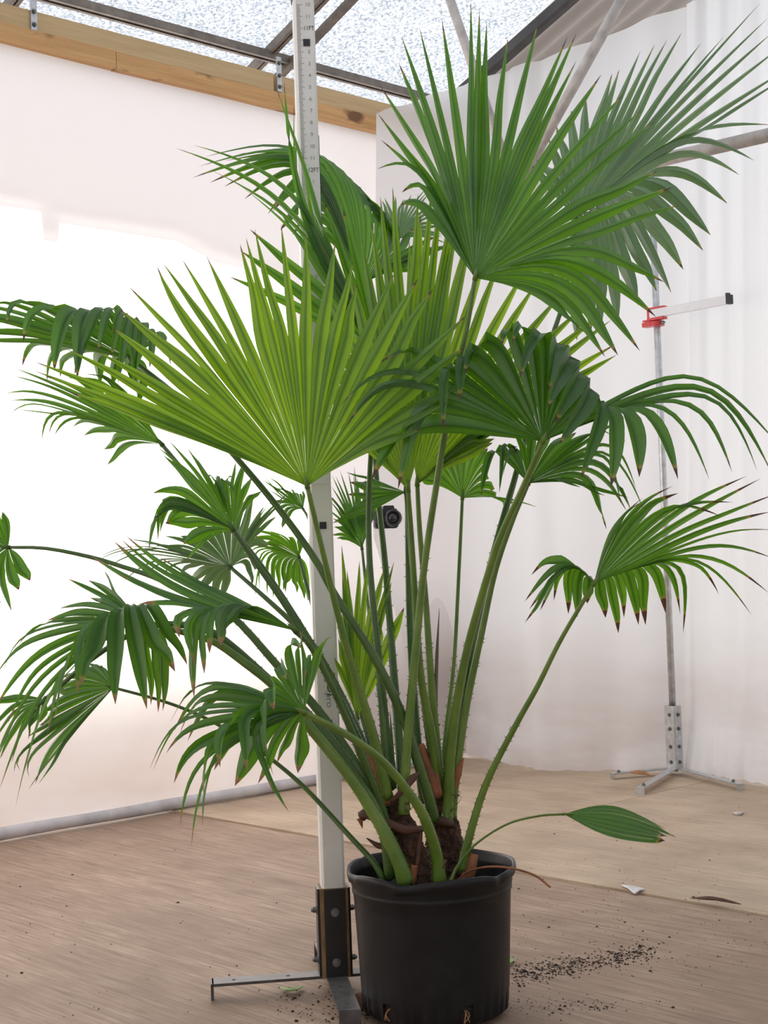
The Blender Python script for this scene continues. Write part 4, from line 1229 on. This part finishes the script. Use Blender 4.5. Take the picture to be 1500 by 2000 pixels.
# S: front low frond
frond(2.56, (593, 1391),
      [(611, 1537, .02, 598, 1445, .03), (536, 1485, .08, 562, 1430, .06), (497, 1544, .1, 560, 1425, .06), (317, 1433, .12, 400, 1335, .08), (336, 1415, .1, 425, 1332, .08), (357, 1410, .1, 420, 1352, .06), (308, 1509, .06, 388, 1388, .05), (294, 1512, .03, 375, 1402, .03), (330, 1460, .0, 400, 1410, .0), (338, 1592, -.02, 395, 1478, .0), (345, 1627, -.03, 405, 1485, -.01), (366, 1644, -.05, 418, 1495, -.02), (385, 1615, -.06, 428, 1472, -.03), (411, 1508, -.07, 428, 1420, -.03), (480, 1498, -.09, 490, 1375, -.03), (560, 1585, -.1, 505, 1450, -.05), (523, 1467, -.09, 522, 1350, -.03), (562, 1333, -.05, 540, 1308, -.02), (582, 1288, -.04, 558, 1280, 0), (597, 1262, -.02, 576, 1250, .02), (587, 1220, .04), (593, 1335, -.06, 606, 1275, .0), (668, 1210, .02, 636, 1270, .02)],
      30, 'leaf_tan', [(680, 1437, 2.62), (743, 1483, 2.68), (787, 1533, 2.74), (827, 1593, 2.79), (852, 1668, 2.84), (858, 1722, 2.85)], pet_r=(0.013, 0.0055), split=0.56, tsmax=0.58, taper=2.2, seed=23, maxw=0.034, label='low drooping frond in front of the pole with brown tips')
# T: big drooping frond at left
frond(2.78, (271, 1209),
      [(317, 1388, .06, 325, 1258, .05), (307, 1388, .08, 302, 1250, .06), (285, 1372, .1, 290, 1240, .08), (247, 1260, .1, 258, 1225, .05), (195, 1122, .1, 222, 1150, .06), (178, 1124, .1, 210, 1152, .06), (126, 1131, .1, 200, 1165, .06), (168, 1161, .09, 215, 1180, .05), (112, 1178, .08), (96, 1209, .06, 170, 1196, .03), (5, 1299, .05, 60, 1228, .04), (-5, 1330, .03, 70, 1240, .02), (-30, 1360, .0, 80, 1262, .0), (7, 1412, -.02, 90, 1290, -.01), (-5, 1500, -.03, 85, 1320, -.02), (5, 1532, -.05, 95, 1340, -.03), (21, 1570, -.06, 100, 1360, -.04), (92, 1445, -.1, 148, 1268, -.05), (135, 1362, -.12, 165, 1222, -.05), (156, 1347, -.12, 190, 1208, -.05), (280, 1385, -.12, 252, 1190, -.05), (348, 1322, -.1, 278, 1188, -.04), (360, 1292, -.06, 305, 1180, -.02)],
      28, 'leaf_tan', [(310, 1222, 2.79), (362, 1236, 2.79), (419, 1254, 2.79), (480, 1296, 2.79), (536, 1340, 2.79), (584, 1395, 2.79), (680, 1512, 2.80), (726, 1582, 2.81), (753, 1628, 2.81), (782, 1690, 2.815), (792, 1724, 2.82)], pet_r=(0.0150, 0.0045), split=0.52, tsmax=0.58, taper=2.1, seed=24, pmat='petiole', maxw=0.045, label='big drooping frond hanging at the left with pale bent segments')
# U: long narrow-based frond above T
frond(2.68, (577, 1232),
      [(450, 1238, -.06, 492, 1186, -.03), (422, 1260, -.08, 458, 1180, -.04), (406, 1264, -.08, 432, 1178, -.04), (384, 1358, -.08, 402, 1200, -.03), (373, 1302, -.08, 386, 1188, -.03), (348, 1232, -.06, 372, 1186, -.02), (180, 1088, 0, 345, 1170, .0), (238, 1042, .04, 350, 1135, .03), (246, 1044, .06, 365, 1130, .05), (372, 1144, .08, 470, 1170, .05)],
      15, 'leaf_tan', [(608, 1265, 2.70), (650, 1345, 2.74), (700, 1455, 2.79), (740, 1560, 2.83), (768, 1650, 2.86)], pet_r=(0.009, 0.0055), split=0.7, tsmax=0.75, taper=3.0, seed=25, pmat='petiole_dk', maxw=0.06, wmin=0.014, label='frond with broad torn brown ended segments above the low drooping one')
# V: small fan low at left on a long thin stalk
frond(2.92, (222, 1343),
      [(56, 1548, -.04, 130, 1440, -.02), (70, 1538, -.05, 140, 1440, -.03), (66, 1508, .0, 62, 1462, .0), (33, 1522, .0, 52, 1460, .0), (56, 1434, .02, 130, 1390, .02), (90, 1372, .04), (105, 1345, .05), (132, 1312, .05), (172, 1292, .05, 192, 1298, .03), (200, 1305, .04)],
      16, 'leaf_dark', [(320, 1370, 2.92), (400, 1402, 2.92), (485, 1450, 2.91), (537, 1488, 2.90), (600, 1543, 2.88), (683, 1633, 2.85), (728, 1682, 2.84), (750, 1718, 2.84)], pet_r=(0.0062, 0.003), split=0.72, tsmax=0.75, seed=26, pmat='petiole_dk', thorn=False, label='small fan low at left on a long thin stalk')
# W: frond cut by the left edge
frond(3.05, (16, 1069),
      [(60, 1124, .0), (6, 1202, .02, -8, 1130, .02), (-40, 1130, .02), (-90, 1080, 0), (-70, 1020, -.02), (-20, 985, -.02), (18, 1004, 0, 21, 1035, 0)],
      12, 'leaf_dark', [(90, 1071, 3.04), (177, 1088, 3.03), (240, 1107, 3.02), (300, 1127, 3.0), (360, 1155, 2.97), (420, 1180, 2.95), (472, 1221, 2.93), (541, 1299, 2.89), (608, 1371, 2.87), (680, 1469, 2.86), (735, 1570, 2.86), (755, 1640, 2.86), (762, 1700, 2.86)], pet_r=(0.011, 0.004), split=0.7, seed=27, pmat='petiole_dk', label='frond on a long arching stalk reaching far left')
# X: frond tucked under T
frond(2.90, (88, 1366),
      [(95, 1400, .0), (60, 1420, .0), (40, 1450, .0, 62, 1400, 0), (15, 1500, .0, 45, 1410, 0), (-10, 1480, 0, 30, 1400, 0), (-25, 1420, 0), (-20, 1370, 0)],
      10, 'leaf_dark', [(173, 1292, 2.89), (247, 1243, 2.88), (300, 1222, 2.87), (370, 1222, 2.86), (433, 1247, 2.84), (533, 1335, 2.83), (608, 1403, 2.82), (680, 1490, 2.82), (730, 1575, 2.82), (755, 1640, 2.83), (765, 1712, 2.84)], pet_r=(0.013, 0.0055), split=0.5, seed=28, pmat='petiole_dk', label='frond tucked under the big drooping one at the left')

# ------------------------------------------------------------------ small things on the floor
def flat_leaf(name, pts, widths, mat, label, cat, lift=0.004):
    n = 10
    P = smooth_path([pz(x, y, -0.003) for x, y in pts], n)
    vs = []; fs = []
    for i, p in enumerate(P):
        t = (P[min(i + 1, n - 1)] - P[max(i - 1, 0)]); t.z = 0; t.normalize()
        s_ = Vector((-t.y, t.x, 0))
        w = interp(np.linspace(0, 1, len(widths)), widths, i / (n - 1))
        for q in (-1, 0, 1):
            vs.append(p + s_ * q * w + Vector((0, 0, 0.0015 + lift * (q * q) * (w / max(widths)))))
    for i in range(n - 1):
        for k in range(2): fs.append((i * 3 + k, i * 3 + k + 1, (i + 1) * 3 + k + 1, (i + 1) * 3 + k))
    o = mesh_obj(name, vs, fs, mat, None, True)
    sm = o.modifiers.new('thick', 'SOLIDIFY'); sm.thickness = 0.0012
    tag(o, label, cat)
    return o
flat_leaf('fallen_leaf', [(547, 1930), (562, 1937), (578, 1936), (592, 1928)], [0.001, 0.010, 0.010, 0.001], M['leaf_scrap'], 'small pale green leaf lying in front of the pole foot', 'leaf')
flat_leaf('fallen_leaf', [(984, 1887), (993, 1882), (1002, 1874)], [0.004, 0.012, 0.002], M['leaf_scrap'], 'torn green leaf scrap on the floor right of the pot', 'leaf')
flat_leaf('white_shaving', [(1431, 1588), (1437, 1594), (1446, 1594), (1453, 1588)], [0.001, 0.007, 0.007, 0.001], M['white_tube'], 'curled white shaving on the dusty floor near the clamp stand', 'shaving', 0.012)
# brown husk beside the pot
hc = pz(704, 1966, 0.0)
bm = bmesh.new(); bmesh.ops.create_icosphere(bm, subdivisions=3, radius=1)
for v in bm.verts:
    d = v.co.normalized()
    k = 1 + 0.35 * noise.noise(d * 1.7) + 0.16 * noise.noise(d * 5)
    v.co = Vector((d.x * 0.017 * k, d.y * 0.013 * k, d.z * 0.017 * k))
me = bpy.data.meshes.new('brown_husk'); bm.to_mesh(me); bm.free(); me.materials.append(M['brown_lump'])
o = bpy.data.objects.new('brown_husk', me); C.objects.link(o); o.location = (hc.x, hc.y, 0.011)
tag(o, 'crumpled brown husk between the pole foot and the pot', 'husk')
# dry leaf on the far foot
def lump_leaf(name, p0, p1, r, mat, label, cat):
    m_ = MB(); P = smooth_path([p0, p0.lerp(p1, 0.5) + Vector((0, 0, 0.006)), p1], 12)
    m_.tube(P, [r * interp([0, .3, .7, 1], [.15, 1, .9, .2], i / 11) * (1 + 0.3 * noise.noise(Vector((i * .7, 2, 1)))) for i in range(12)], 8, flat=0.55)
    o_ = m_.build(name, mat, None, True); tag(o_, label, cat); return o_
q0 = pz(1229, 1509, 0.036); q1 = pz(1272, 1514, 0.036)
lump_leaf('dry_leaf', q0, q1, 0.010, M['dry_leaf'], 'orange brown dry leaf lying on the foot of the clamp stand', 'dry leaf')
lump_leaf('bark_sliver', pz(1348, 1754, 0.012), pz(1447, 1766, 0.012), 0.006, M['sheath_dk'], 'dark brown bark sliver along the plywood seam', 'bark')
# clear plastic scrap at the seam
a_, b_, c_ = pz(1215, 1729, .004), pz(1258, 1737, .004), pz(1240, 1745, .0)
mbb = MB()
for s0, s1 in ((a_, b_), (b_, c_), (c_, a_)): mbb.tube([s0, s0.lerp(s1, .5) + Vector((0, 0, .003)), s1], 0.0022, 6)
mbb.add([a_ + Vector((0, 0, .002)), b_ + Vector((0, 0, .002)), c_ + Vector((0, 0, .001))], [(0, 1, 2)])
o = mbb.build('plastic_scrap', M['clear']); tag(o, 'triangular milky plastic scrap caught on the plywood seam', 'plastic scrap')

# spilled soil: crumbs nobody could count
mbb = MB()
def crumb(p, r):
    vs_ = []
    for d in ((1, 0, 0), (-1, 0, 0), (0, 1, 0), (0, -1, 0), (0, 0, 1), (0, 0, -1)):
        vs_.append(p + Vector((d[0] * r * random.uniform(.6, 1.4), d[1] * r * random.uniform(.6, 1.4), max(-0.3, d[2]) * r * random.uniform(.4, .9))))
    mbb.add(vs_, [(0, 2, 4), (2, 1, 4), (1, 3, 4), (3, 0, 4), (2, 0, 5), (1, 2, 5), (3, 1, 5), (0, 3, 5)])
rc = random.Random(3)
def scatter(n, f, r0, r1):
    for _ in range(n):
        x, y = f()
        a, u = to_au(pz(x, y, 0))
        z = 0.0 if a > 3.10 else -0.006
        crumb(pz(x, y, z) + Vector((0, 0, 0.0006)), rc.uniform(r0, r1) * (2.2 if rc.random() < .06 else 1))
def streak():
    t = rc.random(); return 990 + t * 290 + rc.gauss(0, 14), 1908 - t * 50 + rc.gauss(0, 10)
scatter(800, streak, 0.0008, 0.0032)
scatter(260, lambda: (rc.uniform(1000, 1500), rc.gauss(1830, 55)), 0.0006, 0.0022)
scatter(160, lambda: (rc.gauss(1130, 90), rc.gauss(1965, 8)), 0.0008, 0.0022)
scatter(150, lambda: (rc.gauss(690, 30), rc.gauss(1975, 18)), 0.0009, 0.0030)
scatter(120, lambda: (rc.uniform(0, 640), rc.uniform(1640, 1995)), 0.0007, 0.0026)
scatter(120, lambda: (rc.uniform(1000, 1500), rc.uniform(1560, 1770)), 0.0008, 0.0022)
scatter(70, lambda: (rc.uniform(540, 650), rc.uniform(1925, 1998)), 0.001, 0.003)
o = mbb.build('spilled_soil', M['soil']); tag(o, 'dark crumbs of spilled potting soil scattered over the plywood', 'soil', None, 'stuff')
